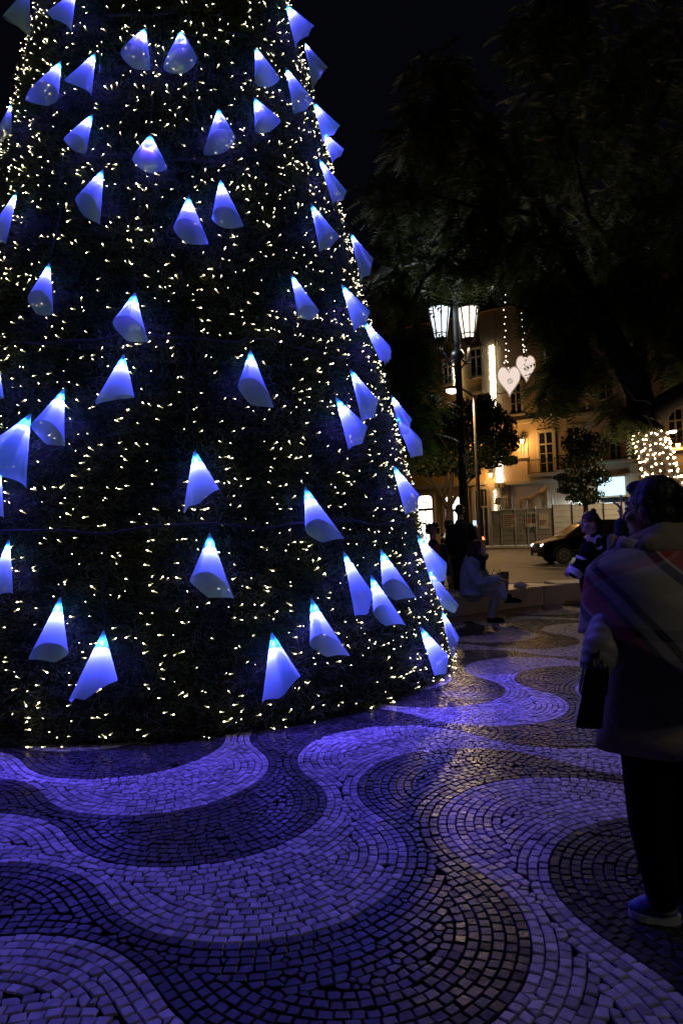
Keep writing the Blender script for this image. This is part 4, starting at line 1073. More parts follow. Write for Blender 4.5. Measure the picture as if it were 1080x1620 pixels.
def make_car(loc, rz, paint, label, head=0, tail=0, L=4.45, Hh=1.66):
    t = thing('car', label, 'car', (0, 0, 0)); W = .90
    lower = [(0.02, .32), (0, .55), (.05, .76), (.28, .90), (.95, 1.03), (1.15, 1.06), (3.9, 1.08), (4.32, 1.02), (4.43, .8), (4.42, .42), (4.3, .30), (3.85, .26), (.5, .24)]
    roofp = [(.95, 1.03), (1.68, 1.52), (2.0, 1.62), (2.5, Hh), (3.4, Hh - .02), (4.0, 1.5), (4.32, 1.02)]
    # body shell as stacked sections across the width
    def shell(poly, ys, ins):
        v = []; f = []; n = len(poly); cx = sum(p[0] for p in poly) / n; cz = sum(p[1] for p in poly) / n
        for y, s in zip(ys, ins):
            for p in poly: v.append((cx + (p[0] - cx) * s[0], y, cz + (p[1] - cz) * s[1]))
        for i in range(len(ys) - 1):
            for j in range(n): f.append((i * n + j, i * n + (j + 1) % n, i * n + n + (j + 1) % n, i * n + n + j))
        f.append(tuple(range(n))); f.append(tuple(range((len(ys) - 1) * n + n - 1, (len(ys) - 1) * n - 1, -1)))
        return v, f
    v, f = shell(lower, (-W, -W + .05, -W + .16, -.4, .4, W - .16, W - .05, W), ((.95, .86), (.985, .96), (.997, .995), (1.0, 1.0), (1.0, 1.0), (.997, .995), (.985, .96), (.95, .86)))
    mesh_obj('body', v, f, paint, t, True)
    v = []; f = []; n = len(roofp)
    for sgn in (-1, 1):
        for x, z in roofp: v.append((x, sgn * (W - .06 - (z - 1.03) * .32), z))
    f = [tuple(range(n)), tuple(range(2 * n - 1, n - 1, -1))] + [(i + 1, i, n + i, n + i + 1) for i in range(n - 1)] + [(0, n - 1, 2 * n - 1, n)]
    mesh_obj('cabin', v, f, paint, t)
    M_gl = mat('car_glass', (.01, .011, .012), .2, 0, .1, 3, spec=.03)
    def side_pane(poly, sg):
        mb = MB(); v = [(x, sg * (W - .052 - (z - 1.03) * .32), z) for x, z in poly]; mb.add(v, [tuple(range(len(v)))]); return mb.obj('side_window', M_gl, t)
    for sg in (-1, 1):
        side_pane([(1.22, 1.10), (1.80, 1.49), (2.05, 1.55), (2.4, 1.57), (2.4, 1.10)], sg)
        side_pane([(2.48, 1.10), (2.48, 1.575), (3.25, 1.565), (3.3, 1.10)], sg)
        side_pane([(3.38, 1.12), (3.33, 1.55), (3.75, 1.49), (4.02, 1.15)], sg)
    mb = MB(); e = .012; mb.add([(.99 - e, -.72, 1.075), (.99 - e, .72, 1.075), (1.66 - e, .60, 1.525), (1.66 - e, -.60, 1.525)], [(0, 1, 2, 3)]); mb.obj('windscreen', M_gl, t)
    mb = MB(); mb.add([(4.31 + e, -.7, 1.10), (4.31 + e, .7, 1.10), (4.03 + e, .6, 1.47), (4.03 + e, -.6, 1.47)], [(0, 1, 2, 3)]); mb.obj('rear_window', M_gl, t)
    for x in (.85, 3.52):
        for sg in (-1, 1):
            w = MB(); ax_ = (Vector((1, 0, 0)), Vector((0, 0, 1)), Vector((0, sg, 0)))
            w.lathe((x, sg * (W - .21), .335), [(.20, 0), (.32, .0), (.335, .04), (.335, .18), (.315, .215), (.22, .215)], 24, ax_); wo = w.obj('wheel', mat('tyre', (.02, .02, .02), .8), t, False)
            w = MB(); w.lathe((x, sg * (W - .01), .335), [(.215, 0), (.205, .018), (.06, .012), (.05, .03)], 20, ax_)
            for q in range(5):
                an = q * 2 * PI / 5; w.box((x + math.cos(an) * .13, sg * (W + .012), .335 + math.sin(an) * .13), (.16, .02, .035), (Vector((math.cos(an), 0, math.sin(an))), Vector((0, 1, 0)), Vector((-math.sin(an), 0, math.cos(an)))))
            w.obj('rim', mat('alloy', (.30, .30, .30), .35, .8), wo)
            w = MB(); w.tube([(x + math.cos(a_) * .40, sg * (W - .005), .335 + math.sin(a_) * .40) for a_ in np.linspace(-.1, PI + .1, 14)], .035, 6); w.obj('wheel_arch', M_black, t)
    for sg in (-1, 1):
        w = MB(); w.ell((.16, sg * .66, .74), (.15, .16, .075), 10, 6); w.obj('headlight', emit('headlight', (1, .93, .82), 4.5) if head else mat('lens', (.5, .5, .5), .2), t, True)
        w = MB(); w.ell((4.36, sg * .70, .90), (.09, .14, .10), 10, 6); w.obj('tail_light', emit('tail_light', (1.0, .10, .03), 9) if tail else mat('red_lens', (.25, .01, .01), .2), t, True)
        w = MB(); w.box((1.38, sg * (W + .06), 1.12), (.14, .17, .12), None, .03); w.obj('mirror', paint, t)
        for x in (2.25, 3.15): w = MB(); w.box((x, sg * (W + .005), .93), (.18, .03, .03), None, .008); w.obj('door_handle', mat('chrome', (.5, .5, .5), .2, .9), t)
        w = MB(); w.box((2.2, sg * (W - .012), .52), (2.0, .03, .035), None, .008); w.obj('side_trim', mat('chrome', (.5, .5, .5), .25, .9), t)
    w = MB(); w.box((.0, 0, .52), (.05, 1.0, .16), None, .02); w.obj('grille', M_black, t)
    w = MB(); w.box((-.012, 0, .38), (.02, .5, .11), None, .004); w.obj('number_plate', mat('plate', (.6, .6, .58), .5), t)
    w = MB(); w.box((4.43, 0, .70), (.02, .5, .11), None, .004); w.obj('number_plate', mat('plate', (.6, .6, .58), .5), t)
    t.location = loc; t.rotation_euler = (0, 0, rz); return t
cp = at(838, 891, 26.4)
carpaint = mat('black_car_paint', (.008, .008, .010), .42, 0, .1, 2, 0, 40, .2, 0)
make_car(Vector((cp.x + .45, 27.2, zg(27.2) - .045)), 0, carpaint, 'black car driving left past the site fence, headlight lit', head=1, L=4.45, Hh=1.68)
c2 = at(741, 850, 36)
make_car(Vector((c2.x, 36 + 4.4, zg(37) - .04)), -PI / 2, mat('dark_car_paint', (.03, .03, .035), .25, 0, .1, 2), 'car seen from behind with red tail light, beyond the black lamp post', tail=1)
cb = at(754, 870, 41); cb.z = zg(41)
zt_ = at(754, 828, 41).z
mb = MB(); mb.box((cb.x, 41, (cb.z + zt_) / 2), (.46, .4, zt_ - cb.z), None, .02); cbt = thing('street_cabinet', 'grey street cabinet standing in front of the dark arched door', 'cabinet', cb); mb.obj('cabinet_body', mat('cabinet_grey', (.35, .34, .33), .6), cbt)
mb = MB(); mb.box((cb.x, 41 - .207, (cb.z + zt_) / 2), (.40, .012, zt_ - cb.z - .12), None, .003); mb.obj('cabinet_door', mat('cabinet_grey', (.32, .31, .30), .6), cbt)
# ================================================================== PEOPLE
M_skin = mat('skin', (.52, .33, .25), .5, 0, .08, 20); M_hair = mat('dark_hair', (.020, .013, .011), .5, 0, .4, 30, .6, 60)
M_jean = mat('black_trousers', (.006, .006, .007), .9, 0, .3, 10, spec=.1)
def frame(f):
    f = Vector(f).normalized(); s = f.cross(UP).normalized(); u = s.cross(f); return s, f, u, Matrix((s, f, u)).transposed()
def head_parts(c, f, neck_to, k=1.0):
    s, f, u, R = frame(f)
    P = lambda a, b, d: c + s * (a * k) + f * (b * k) + u * (d * k)
    S = lambda a, b, d: (a * k, b * k, d * k)
    out = [('e', P(0, -.012, .02), S(.076, .098, .100), R), ('e', P(0, .022, -.050), S(.058, .066, .066), R), ('e', P(0, .070, -.088), S(.026, .022, .022), R),
           ('c', P(0, .086, .012), P(0, .108, -.026), .009 * k, .014 * k, 8), ('e', P(0, .084, -.058), S(.024, .014, .013), R), ('e', P(0, .074, .030), S(.052, .020, .013), R),
           ('e', P(.036, .062, -.030), S(.026, .024, .024), R), ('e', P(-.036, .062, -.030), S(.026, .024, .024), R),
           ('e', P(.077, -.008, -.012), S(.010, .020, .032), R), ('e', P(-.077, -.008, -.012), S(.010, .020, .032), R),
           ('c', P(0, -.02, -.05), Vector(neck_to), .055 * k, .062 * k)]
    return out
def eyes(c, f, parent, k=1.0):
    s, f, u, R = frame(f)
    for a in (-.031, .031):
        p = c + s * a * k + f * .079 * k + u * .006 * k
        mb = MB(); mb.ell(p, (.013 * k, .010 * k, .0085 * k), 10, 6, R); e = mb.obj('eye', mat('eye_white', (.55, .53, .5), .3), parent, True)
        mb = MB(); mb.ell(p + f * .007 * k, (.006 * k, .005 * k, .006 * k), 8, 6, R); mb.obj('iris', M_hair, e, True)
        mb = MB(); mb.tube([p + u * .022 * k - s * .016 * k, p + u * .026 * k + f * .004, p + u * .022 * k + s * .016 * k], .0032 * k, 5); mb.obj('eyebrow', M_hair, parent)
def hand_parts(w, d, n, side=1, curl=.6, k=1.0):
    """w wrist, d direction of the palm, n palm normal; fingers of unequal length bend towards n, thumb leaves the side"""
    d = Vector(d).normalized(); n = (Vector(n) - d * Vector(n).dot(d)).normalized(); s = d.cross(n) * side
    out = []
    for a in (-.026, -.009, .009, .026): out.append(('c', w + d * .012 * k + s * a * .7 * k, w + d * .085 * k + s * a * k, .014 * k, .012 * k, 8))
    for a, L in ((-.028, .062), (-.0095, .078), (.0095, .083), (.028, .074)):
        p = w + d * .088 * k + s * a * k; d1 = (d * math.cos(curl) + n * math.sin(curl)); d2 = (d * math.cos(curl * 2.2) + n * math.sin(curl * 2.2))
        q = p + d1 * L * .5 * k; r = q + d2 * L * .5 * k
        out += [('c', p, q, .0098 * k, .009 * k, 8), ('c', q, r, .009 * k, .0072 * k, 8)]
    p = w + d * .03 * k + s * .03 * k; q = p + (d * .6 + s * .55 + n * .35).normalized() * .036 * k; r = q + (d * .85 + n * .5).normalized() * .03 * k
    out += [('c', p, q, .0125 * k, .0105 * k, 8), ('c', q, r, .0105 * k, .0085 * k, 8)]
    return out
def loft(rings, n=28, wob=0.0, ph=0.0):
    """rings: (centre, rx, ry) horizontal ellipses, top to bottom; open below with an inner lip"""
    v = []; f = []; m = len(rings)
    for i, (c, rx, ry) in enumerate(rings):
        for k in range(n):
            an = 2 * PI * k / n; q = 1 + wob * math.sin(an * 5 + ph + i * .4) * (i / (m - 1))
            v.append((c[0] + rx * q * math.cos(an), c[1] + ry * q * math.sin(an), c[2]))
    c, rx, ry = rings[-1]
    for k in range(n):
        an = 2 * PI * k / n; v.append((c[0] + rx * .86 * math.cos(an), c[1] + ry * .86 * math.sin(an), c[2] + .02))
    for i in range(m):
        for k in range(n): f.append((i * n + k, i * n + n + k, i * n + n + (k + 1) % n, i * n + (k + 1) % n))
    f.append(tuple(range(n))); f.append(tuple(m * n + k for k in range(n - 1, -1, -1)))
    return v, f
def seg(pts, rads, n=12):
    return [('c', pts[i], pts[i + 1], rads[i], rads[i + 1], n) for i in range(len(pts) - 1)]
def shoe(heel, toe, parent, upper, sole, w=.045, lace=None):
    d = Vector(toe) - Vector(heel); d.z = 0; L = d.length; d.normalize(); s = Vector((-d.y, d.x, 0)); h = Vector(heel)
    blob('shoe', [('e', h + d * .07 + UP * .055, (.065, w, .05), Matrix((d, s, UP)).transposed()), ('e', h + d * (L * .55) + UP * .045, (L * .34, w, .04), Matrix((d, s, UP)).transposed()), ('e', h + d * (L - .075) + UP * .035, (.08, w * 1.05, .032), Matrix((d, s, UP)).transposed()), ('c', h + d * .07 + UP * .06, h + d * .075 + UP * .11, w, w * .9)], upper, parent, .008, 2)
    so = parent.children[-1]
    mb = MB(); outl = []
    for k in range(28):
        a = 2 * PI * k / 28; x = L / 2 + (L / 2) * math.copysign(abs(math.cos(a)) ** .8, math.cos(a)); outl.append((x, math.sin(a) * w * (1.12 if x > L * .55 else .95)))
    mb.prism(outl, .002, .03, h, d, s, UP); mb.obj('sole', sole, so)
    if lace:
        for q in (.50, .58, .66, .73):
            mb = MB(); p = h + d * (L * q) + UP * (.092 - (q - .5) * .10); mb.tube([p - s * .03 - UP * .012, p + UP * .003, p + s * .03 - UP * .012], .0065, 6); mb.obj('lace', lace, so)
def person(label, loc): return thing('person', label, 'person', loc)

# ---------------------------------------------------------------- foreground figure
FY = 2.62
def Q(px, py, dy=0): return at(px, py, FY + dy)
fp = person('person in plaid blanket scarf and long beige coat, seen from behind at the right edge', (1.3, FY, 0))
f_ = Vector((-.62, .78, .0)); hc = Q(1030, 806)
lap = gnd(1078, 1456); rap = gnd(1122, 1440)
hl = Q(936, 1050, -.15)
parts = head_parts(hc, f_, Q(1042, 872), 1.0)
parts += seg([Q(1042, 880), Q(1045, 980), Q(1048, 1120)], [.11, .13, .14]) + seg([Q(1026, 1150, -.02), Q(1030, 1300, -.03), Q(1052, 1430, 0)], [.070, .06, .045]) + seg([Q(1075, 1140, .08), Q(1082, 1300, .1), Q(1100, 1425, .1)], [.085, .06, .045])
parts += seg([Q(1020, 905, .04), Q(968, 998, -.08), hl], [.04, .038, .03]) + hand_parts(hl, (-.15, 0, -1), (.4, 1, 0), 1, .75)
rw = Q(1040, 1060, .12); parts += seg([Q(1050, 905, .14), Q(1050, 1000, .2), rw], [.05, .042, .028]) + hand_parts(rw, (-.2, 0, -1), (-1, 0, 0), -1, .6)
blob('body', parts, M_skin, fp, .0055, 2); eyes(hc, f_, fp)
s_, fd, u_, R_ = frame(f_)
blob('hair', [('e', hc - fd * .025 + u_ * .034, (.088, .100, .098), R_), ('e', hc - fd * .070 - u_ * .02, (.078, .052, .075), R_), ('e', hc + fd * .045 + u_ * .085, (.060, .045, .032), R_), ('e', hc - fd * .118 + u_ * .030, (.052, .048, .050), R_), ('c', hc + s_ * -.07 - fd * .02 + u_ * .03, hc + s_ * -.066 - fd * .05 - u_ * .055, .03, .02), ('c', hc + s_ * .07 - fd * .02 + u_ * .03, hc + s_ * .066 - fd * .05 - u_ * .055, .03, .02)], M_hair, fp, .008, 2)
M_coat = mat('beige_coat', (.34, .27, .20), .85, 0, .2, 6, .4, 60)
M_puff = mat('pale_puffer', (.33, .30, .28), .45, 0, .12, 8, .4, 12)
cr = [(1045, 868, .09, .09), (1044, 885, .16, .13), (1042, 915, .195, .15), (1042, 960, .205, .16), (1043, 1010, .205, .16), (1045, 1060, .215, .165), (1047, 1110, .232, .175), (1048, 1150, .243, .18), (1050, 1178, .250, .185)]
v, f = loft([(Q(a, b), c, d) for a, b, c, d in cr], 40, .05, 1); mesh_obj('coat', v, f, M_coat, fp, True)
def puffy(pts, rads, name, m, parent, waves):
    P = [Vector(p) for p in pts]; out = []; rr = []; n = 40
    for i in range(n):
        t = i / (n - 1) * (len(P) - 1); k = min(int(t), len(P) - 2); w = t - k; out.append(P[k].lerp(P[k + 1], w))
        rr.append((rads[k] * (1 - w) + rads[k + 1] * w) * (1 + .07 * abs(math.sin(i / n * waves * PI)) - .03))
    rr[0] *= .5; mb = MB(); mb.tube(out, rr, 20); return mb.obj(name, m, parent, True)
puffy([Q(1022, 910, .06), Q(1000, 950, .01), Q(966, 1000, -.08), Q(952, 1032, -.135), Q(938, 1062, -.155)], [.06, .070, .080, .072, .050], 'sleeve', M_puff, fp, 9)
puffy([Q(1052, 900, .13), Q(1052, 1000, .19), Q(1041, 1058, .13)], [.08, .075, .05], 'sleeve', M_puff, fp, 8)
# plaid blanket scarf: a sheet round the shoulders, hem low at the back
def plaid_mat():
    m = bpy.data.materials.new('plaid_wool'); m.use_nodes = True; nt = m.node_tree; b = nt.nodes['Principled BSDF']; b.inputs['Roughness'].default_value = .95
    uv = nt.nodes.new('ShaderNodeUVMap'); sp_ = nt.nodes.new('ShaderNodeSeparateXYZ'); nt.links.new(uv.outputs[0], sp_.inputs[0])
    def bands(src, stops):
        fr = nt.nodes.new('ShaderNodeMath'); fr.operation = 'FRACT'; nt.links.new(src, fr.inputs[0])
        r = nt.nodes.new('ShaderNodeValToRGB'); r.color_ramp.interpolation = 'CONSTANT'; e = r.color_ramp.elements
        e[0].position = stops[0][0]; e[0].color = (*stops[0][1], 1); e[1].position = stops[1][0]; e[1].color = (*stops[1][1], 1)
        for p, c in stops[2:]: q = e.new(p); q.color = (*c, 1)
        nt.links.new(fr.outputs[0], r.inputs[0]); return r.outputs[0]
    A = bands(sp_.outputs[0], [(0, (.46, .42, .37)), (.22, (.04, .045, .07)), (.30, (.46, .42, .37)), (.40, (.055, .06, .085)), (.46, (.55, .05, .045)), (.68, (.75, .68, .54)), (.71, (.06, .065, .09)), (.80, (.50, .45, .36))])
    B = bands(sp_.outputs[1], [(0, (.46, .42, .38)), (.30, (.04, .045, .08)), (.40, (.38, .34, .30)), (.55, (.05, .055, .08)), (.62, (.40, .06, .05)), (.72, (.58, .53, .40)), (.76, (.30, .28, .26))])
    ck = nt.nodes.new('ShaderNodeTexWave'); ck.inputs['Scale'].default_value = 60; ck.wave_type = 'BANDS'; ck.bands_direction = 'DIAGONAL'; nt.links.new(uv.outputs[0], ck.inputs['Vector'])
    mr = nt.nodes.new('ShaderNodeMapRange'); mr.inputs[3].default_value = .25; mr.inputs[4].default_value = .45; nt.links.new(ck.outputs['Fac'], mr.inputs[0])
    mx = nt.nodes.new('ShaderNodeMix'); mx.data_type = 'RGBA'; nt.links.new(mr.outputs[0], mx.inputs[0]); nt.links.new(A, mx.inputs[6]); nt.links.new(B, mx.inputs[7])
    nt.links.new(mx.outputs[2], b.inputs['Base Color']); return m
M_plaid = plaid_mat()
n, m_ = 72, 22; v = []; uvs = []; cx = Q(1045, 900)
for i in range(n + 1):
    a = PI * .72 + (2 * PI * .93) * i / n          # starts at the chest side (left, away), goes round the camera side
    side = math.cos(a)                             # -1 = left in the picture
    hem_px = 1018 + 78 * (side * .6 + .3) + (14 * math.sin(a * 3)); hem = Q(1045, hem_px).z; top = Q(1045, 848).z
    for j in range(m_ + 1):
        t = j / m_; z = top + (hem - top) * t
        r = (.085 + .17 * min(1, t * 3.2) ** .6 + .035 * t) * (1 + .03 * math.sin(a * 6 + t * 4) * t)
        v.append((cx.x + r * 1.02 * math.cos(a), cx.y + r * (.85 + .38 * min(1, t * 2)) * math.sin(a), z - .02 * math.sin(a * 2) * t))
        arc = a * .24; hgt = t * .62; uvs.append(((-arc * .80 + hgt * .60) / .46 + .38, (arc * .60 + hgt * .80) / .44 + .1))
f = [(i * (m_ + 1) + j, (i + 1) * (m_ + 1) + j, (i + 1) * (m_ + 1) + j + 1, i * (m_ + 1) + j + 1) for i in range(n) for j in range(m_)]
sc = mesh_obj('blanket_scarf', v, f, M_plaid, fp, True)
ul = sc.data.uv_layers.new(name='UVMap')
for lp in sc.data.loops: ul.data[lp.index].uv = uvs[lp.vertex_index]
sd = sc.modifiers.new('s', 'SOLIDIFY'); sd.thickness = .014; sd.offset = 1
blob('hood', [('c', Q(1002, 862, -.02), Q(1050, 850, -.10), .038, .060), ('c', Q(1050, 850, -.10), Q(1095, 848, -.02), .060, .062), ('c', Q(1002, 862, -.02), Q(1015, 868, .10), .038, .04), ('c', Q(1015, 868, .1), Q(1080, 860, .12), .04, .05), ('e', Q(1060, 862, -.12), (.12, .05, .055))], mat('khaki_hood', (.36, .30, .20), .9, 0, .2, 8, .4, 40), fp, .009, 4)
blob('scarf_end', [('c', Q(968, 852, .02), Q(970, 880, 0), .020, .024), ('c', Q(970, 880, 0), Q(958, 905, -.06), .026, .03), ('c', Q(985, 856, -.02), Q(982, 888, -.05), .022, .028), ('c', Q(990, 862, -.05), Q(1012, 872, -.08), .03, .04)], mat('cream_wool', (.55, .48, .46), .95, 0, .2, 14, .6, 60), fp, .007, 3)
blob('scarf_end', [('c', Q(979, 854, -.005), Q(977, 884, -.035), .016, .020)], mat('red_wool', (.38, .05, .07), .95), fp, .007, 3)
blob('trousers', seg([Q(1024, 1150, -.03), Q(1028, 1300, -.03), Q(1048, 1418, 0)], [.108, .080, .060], 14) + seg([Q(1078, 1150, .08), Q(1082, 1300, .1), Q(1098, 1418, .1)], [.115, .085, .062], 14) + [('c', Q(1030, 1120, -.02), Q(1066, 1120, .04), .11, .11)], M_jean, fp, .012, 3)
M_bl = mat('blue_canvas', (.03, .10, .24), .6, 0, .15, 20); M_sole = mat('white_rubber', (.55, .53, .52), .6); M_lace = mat('pink_lace', (.45, .08, .18), .7)
toe = gnd(994, 1447); heel = gnd(1078, 1462); shoe(heel, toe, fp, M_bl, M_sole, .046, M_lace)
toe = gnd(1058, 1432); heel = gnd(1138, 1440); shoe(heel + Vector((0, .12, 0)), toe + Vector((0, .12, 0)), fp, M_bl, M_sole, .046, M_lace)
bg_ = thing('handbag', 'black handbag hanging from the hand of the person in plaid', 'handbag', Q(936, 1140, -.16))
c = Q(936, 1102, -.16); tilt = Vector((.18, 0, 1)).normalized(); sx = Vector((1, -.35, 0)).normalized(); sy = tilt.cross(sx)
mb = MB(); P = [(-.046, -.095), (.044, -.095), (.036, .10), (-.030, .10)]
M_leather = mat('black_leather', (.010, .010, .012), .28, 0, .3, 20, .2, 80)
mb.prism(P, -.11, .11, c, sx, tilt, sy); o = mb.obj('bag_body', M_leather, bg_); bv_ = o.modifiers.new('b', 'BEVEL'); bv_.width = .012; bv_.segments = 3
mb = MB(); mb.prism([(-.036, .02), (-.03, .108), (.038, .108), (.042, .02), (.046, .02), (.042, .114), (-.035, .114), (-.041, .02)], -.10, .10, c, sx, tilt, sy); mb.obj('flap', M_leather, bg_)
for q in (-.05, .05):
    mb = MB(); mb.tube([c + sy * q * 1.4 + tilt * .10, c + sy * q + tilt * .17, hl + Vector((0, 0, -.085)), c - sy * 0 + tilt * .17 + sx * .01, c + sy * q * 1.4 + tilt * .10 + sx * .02], .006, 6); mb.obj('handle', M_leather, bg_)
# ---------------------------------------------------------------- woman in the varsity jacket
VY = 7.5
def Vp(px, py, dy=0): return at(px, py, VY + dy)
wp = person('woman with hair bun in black varsity jacket with white letter, facing left', Vector((2.75, VY, 0)))
f_ = Vector((-.95, -.12, -.02)); hc = Vp(932, 827)
fa = gnd(945, 1051); fa.y = VY - .08; fa.z = 0; fb_ = Vector((fa.x + .12, VY + .12, 0))
hnd = Vp(906, 893, -.16)
blob('body', head_parts(hc, f_, Vp(936, 852), 1.0) + seg([Vp(938, 858), Vp(942, 930)], [.11, .12]) + seg([Vp(942, 935, -.07), Vector((fa.x, fa.y, .48)), Vector((fa.x, fa.y, .08))], [.08, .055, .045]) + seg([Vp(950, 935, .07), Vector((fb_.x, fb_.y, .48)), Vector((fb_.x, fb_.y, .08))], [.08, .055, .045]) + hand_parts(hnd, (-.5, 0, -.8), (.2, 1, 0), 1, .5), M_skin, wp, .008, 2)
eyes(hc, f_, wp); s_, fd, u_, R_ = frame(f_)
blob('hair', [('e', hc - fd * .016 + u_ * .042, (.090, .100, .088), R_), ('e', hc - fd * .055 + u_ * .125, (.032, .032, .034), R_), ('c', hc - fd * .075, hc - fd * .105 - u_ * .12, .07, .05), ('c', hc - fd * .105 - u_ * .1, hc - fd * .12 - u_ * .20, .05, .02)], mat('brown_hair', (.06, .032, .022), .5, 0, .4, 30, .6, 60), wp, .009, 2)
M_vars = mat('black_varsity', (.006, .006, .007), .9, 0, .2, 10, .3, 60, spec=.1); M_stripe = mat('white_knit', (.62, .60, .62), .8, 0, .15, 20)
jk = blob('jacket', seg([Vp(940, 856), Vp(944, 880), Vp(945, 925), Vp(945, 942)], [.11, .20, .19, .165], 16) + seg([Vp(931, 868, -.15), Vp(920, 893, -.20), Vp(909, 905, -.20)], [.085, .08, .07]) + seg([Vp(950, 868, .15), Vp(952, 900, .2), Vp(940, 920, .2)], [.085, .08, .07]) + [('c', Vp(925, 858), Vp(950, 856, 0), .05, .06)], M_vars, wp, .012, 4)
lo_ = [Vp(920, 893, -.20), Vp(909, 905, -.20)]
sl0, sl1 = Vp(931, 868, -.15), Vp(920, 893, -.20)
def band(p, q, u0, u1, r0, r1, name, m):
    mb = MB(); a_, b_ = p.lerp(q, u0), p.lerp(q, u1); mb.tube([a_, a_.lerp(b_, .5), b_], [r0, (r0 + r1) / 2, r1], 18); return mb.obj(name, m, wp, True)
band(Vp(926, 880, -.18), Vp(909, 905, -.20), .22, .38, .083, .081, 'sleeve_stripe', M_stripe)
band(Vp(926, 880, -.18), Vp(905, 912, -.20), .70, .95, .088, .078, 'sleeve_stripe', M_stripe)
bvh = BVHTree.FromPolygons([tuple(v_.co + Vector(wp.location)) for v_ in jk.data.vertices], [tuple(p.vertices) for p in jk.data.polygons])
v = []; f = []; n = 22
for i in range(n + 1):
    t = math.radians(40 + 285 * i / n); 
    for r in (6.2, 9.6):
        px_, py_ = 946.5 + r * .80 * math.cos(t), 855.5 + 2.5 - r * 1.28 * math.sin(t)
        d = ray(px_, py_).normalized(); h = bvh.ray_cast(Vector((0, 0, EYE)), d)[0]; h = h if h is not None else Vp(px_, py_, -.18)
        v += [h - d * .010, h + d * .006]
for i in range(n):
    a_ = i * 4; b_ = a_ + 4; f += [(a_, a_ + 2, b_ + 2, b_), (a_ + 1, a_, b_, b_ + 1), (a_ + 2, a_ + 3, b_ + 3, b_ + 2)]
mesh_obj('letter', v, f, M_stripe, wp)
blob('trousers', seg([Vp(942, 935, -.07), Vector((fa.x, fa.y, .48)), Vector((fa.x, fa.y, .10))], [.115, .08, .065]) + seg([Vp(950, 935, .07), Vector((fb_.x, fb_.y, .48)), Vector((fb_.x, fb_.y, .10))], [.115, .08, .065]) + [('c', Vp(942, 932, -.05), Vp(950, 932, .05), .12, .12)], M_jean, wp, .012, 3)
for q in (fa, fb_): shoe(q + Vector((.08, 0, 0)), q + Vector((-.18, -.02, 0)), wp, M_jean, M_jean, .045)

# ---------------------------------------------------------------- seated woman
SY = 10.9
def Sp(px, py, dy=0): return at(px, py, SY + dy)
sw = person('woman sitting on stone bench in blue denim jacket, white face mask, legs crossed', Vector((2.1, SY, 0)))
f_ = Vector((.93, -.28, -.05)); hc = Sp(757, 866)
hip = Sp(752, 936, .28); hip.z = .56
kneeA = Sp(791, 921, -.02); kneeA.z = .62; footB = gnd(778, 985); kneeB = Sp(783, 926, .1); kneeB.z = .52
footA = Sp(800, 948, -.08)
hnd = Sp(792, 916, -.10)
blob('body', head_parts(hc, f_, Sp(752, 884), 1.0) + seg([Sp(750, 892, .1), Sp(750, 915, .2), hip], [.11, .12, .13]) + seg([hip, kneeA, footA], [.09, .065, .045]) + seg([hip, kneeB, footB + UP * .09], [.09, .065, .045]) + hand_parts(hnd, (1, -.2, -.3), (0, 0, -1), 1, .4), M_skin, sw, .008, 2)
eyes(hc, f_, sw); s_, fd, u_, R_ = frame(f_)
blob('hair', [('e', hc - fd * .03 + u_ * .035, (.088, .098, .092), R_), ('c', hc - fd * .06, hc - fd * .13 - u_ * .20, .08, .07), ('c', hc - fd * .13 - u_ * .2, hc - fd * .19 - u_ * .42, .07, .02), ('c', hc - s_ * .075 + fd * .01, hc - s_ * .08 - fd * .03 - u_ * .16, .03, .03), ('c', hc + s_ * .075 + fd * .01, hc + s_ * .08 - fd * .03 - u_ * .16, .03, .03)], mat('auburn_hair', (.075, .022, .016), .5, 0, .4, 30, .6, 60), sw, .010, 2)
blob('face_mask', [('e', hc + fd * .072 - u_ * .050, (.058, .040, .050), R_)], mat('mask_cloth', (.60, .66, .72), .8), sw, .008, 2)
blob('scarf', [('c', Sp(744, 880, 0), Sp(764, 884, -.08), .06, .055), ('c', Sp(764, 884, -.08), Sp(768, 880, .12), .055, .055), ('c', Sp(744, 880, 0), Sp(752, 878, .16), .06, .06), ('c', Sp(764, 888, -.1), Sp(763, 900, -.14), .05, .04)], mat('dark_scarf', (.03, .025, .035), .9, 0, .5, 14, .5, 40), sw, .012, 3)
M_denim = mat('denim', (.32, .42, .62), .85, 0, .25, 12, .5, 50)
jl = blob('denim_jacket', seg([Sp(748, 888, .05), Sp(745, 908, .12), Sp(746, 930, .2), Sp(748, 936, .22)], [.15, .19, .20, .18], 16) + seg([Sp(742, 895, -.12), Sp(757, 921, -.20), Sp(784, 917, -.13)], [.085, .08, .06]) + seg([Sp(756, 892, .25), Sp(770, 915, .28), Sp(788, 915, .1)], [.08, .07, .055]) + [('e', Sp(745, 938, .15), (.20, .18, .09))], M_denim, sw, .012, 3)
for (x, y) in ((738, 926), (752, 944)):
    pass
M_pale = mat('pale_jeans', (.46, .50, .60), .85, 0, .2, 12, .4, 50)
blob('jeans', seg([hip, kneeA, kneeA.lerp(footA, .8)], [.135, .085, .065]) + seg([hip, kneeB, footB + UP * .12], [.135, .085, .07]), M_pale, sw, .012, 3)
shoe(footB + Vector((-.08, .02, 0)), footB + Vector((.20, -.05, 0)), sw, M_jean, M_jean, .048)
fA0 = Vector((footA.x - .03, footA.y, footA.z - .06)); fA1 = Vector((footA.x + .24, footA.y - .04, footA.z - .06)); shoe(fA0, fA1, sw, M_jean, M_jean, .05)
tb_ = thing('paper_bag', 'brown paper bag standing open beside the seated woman', 'bag', Sp(792, 925, .45))
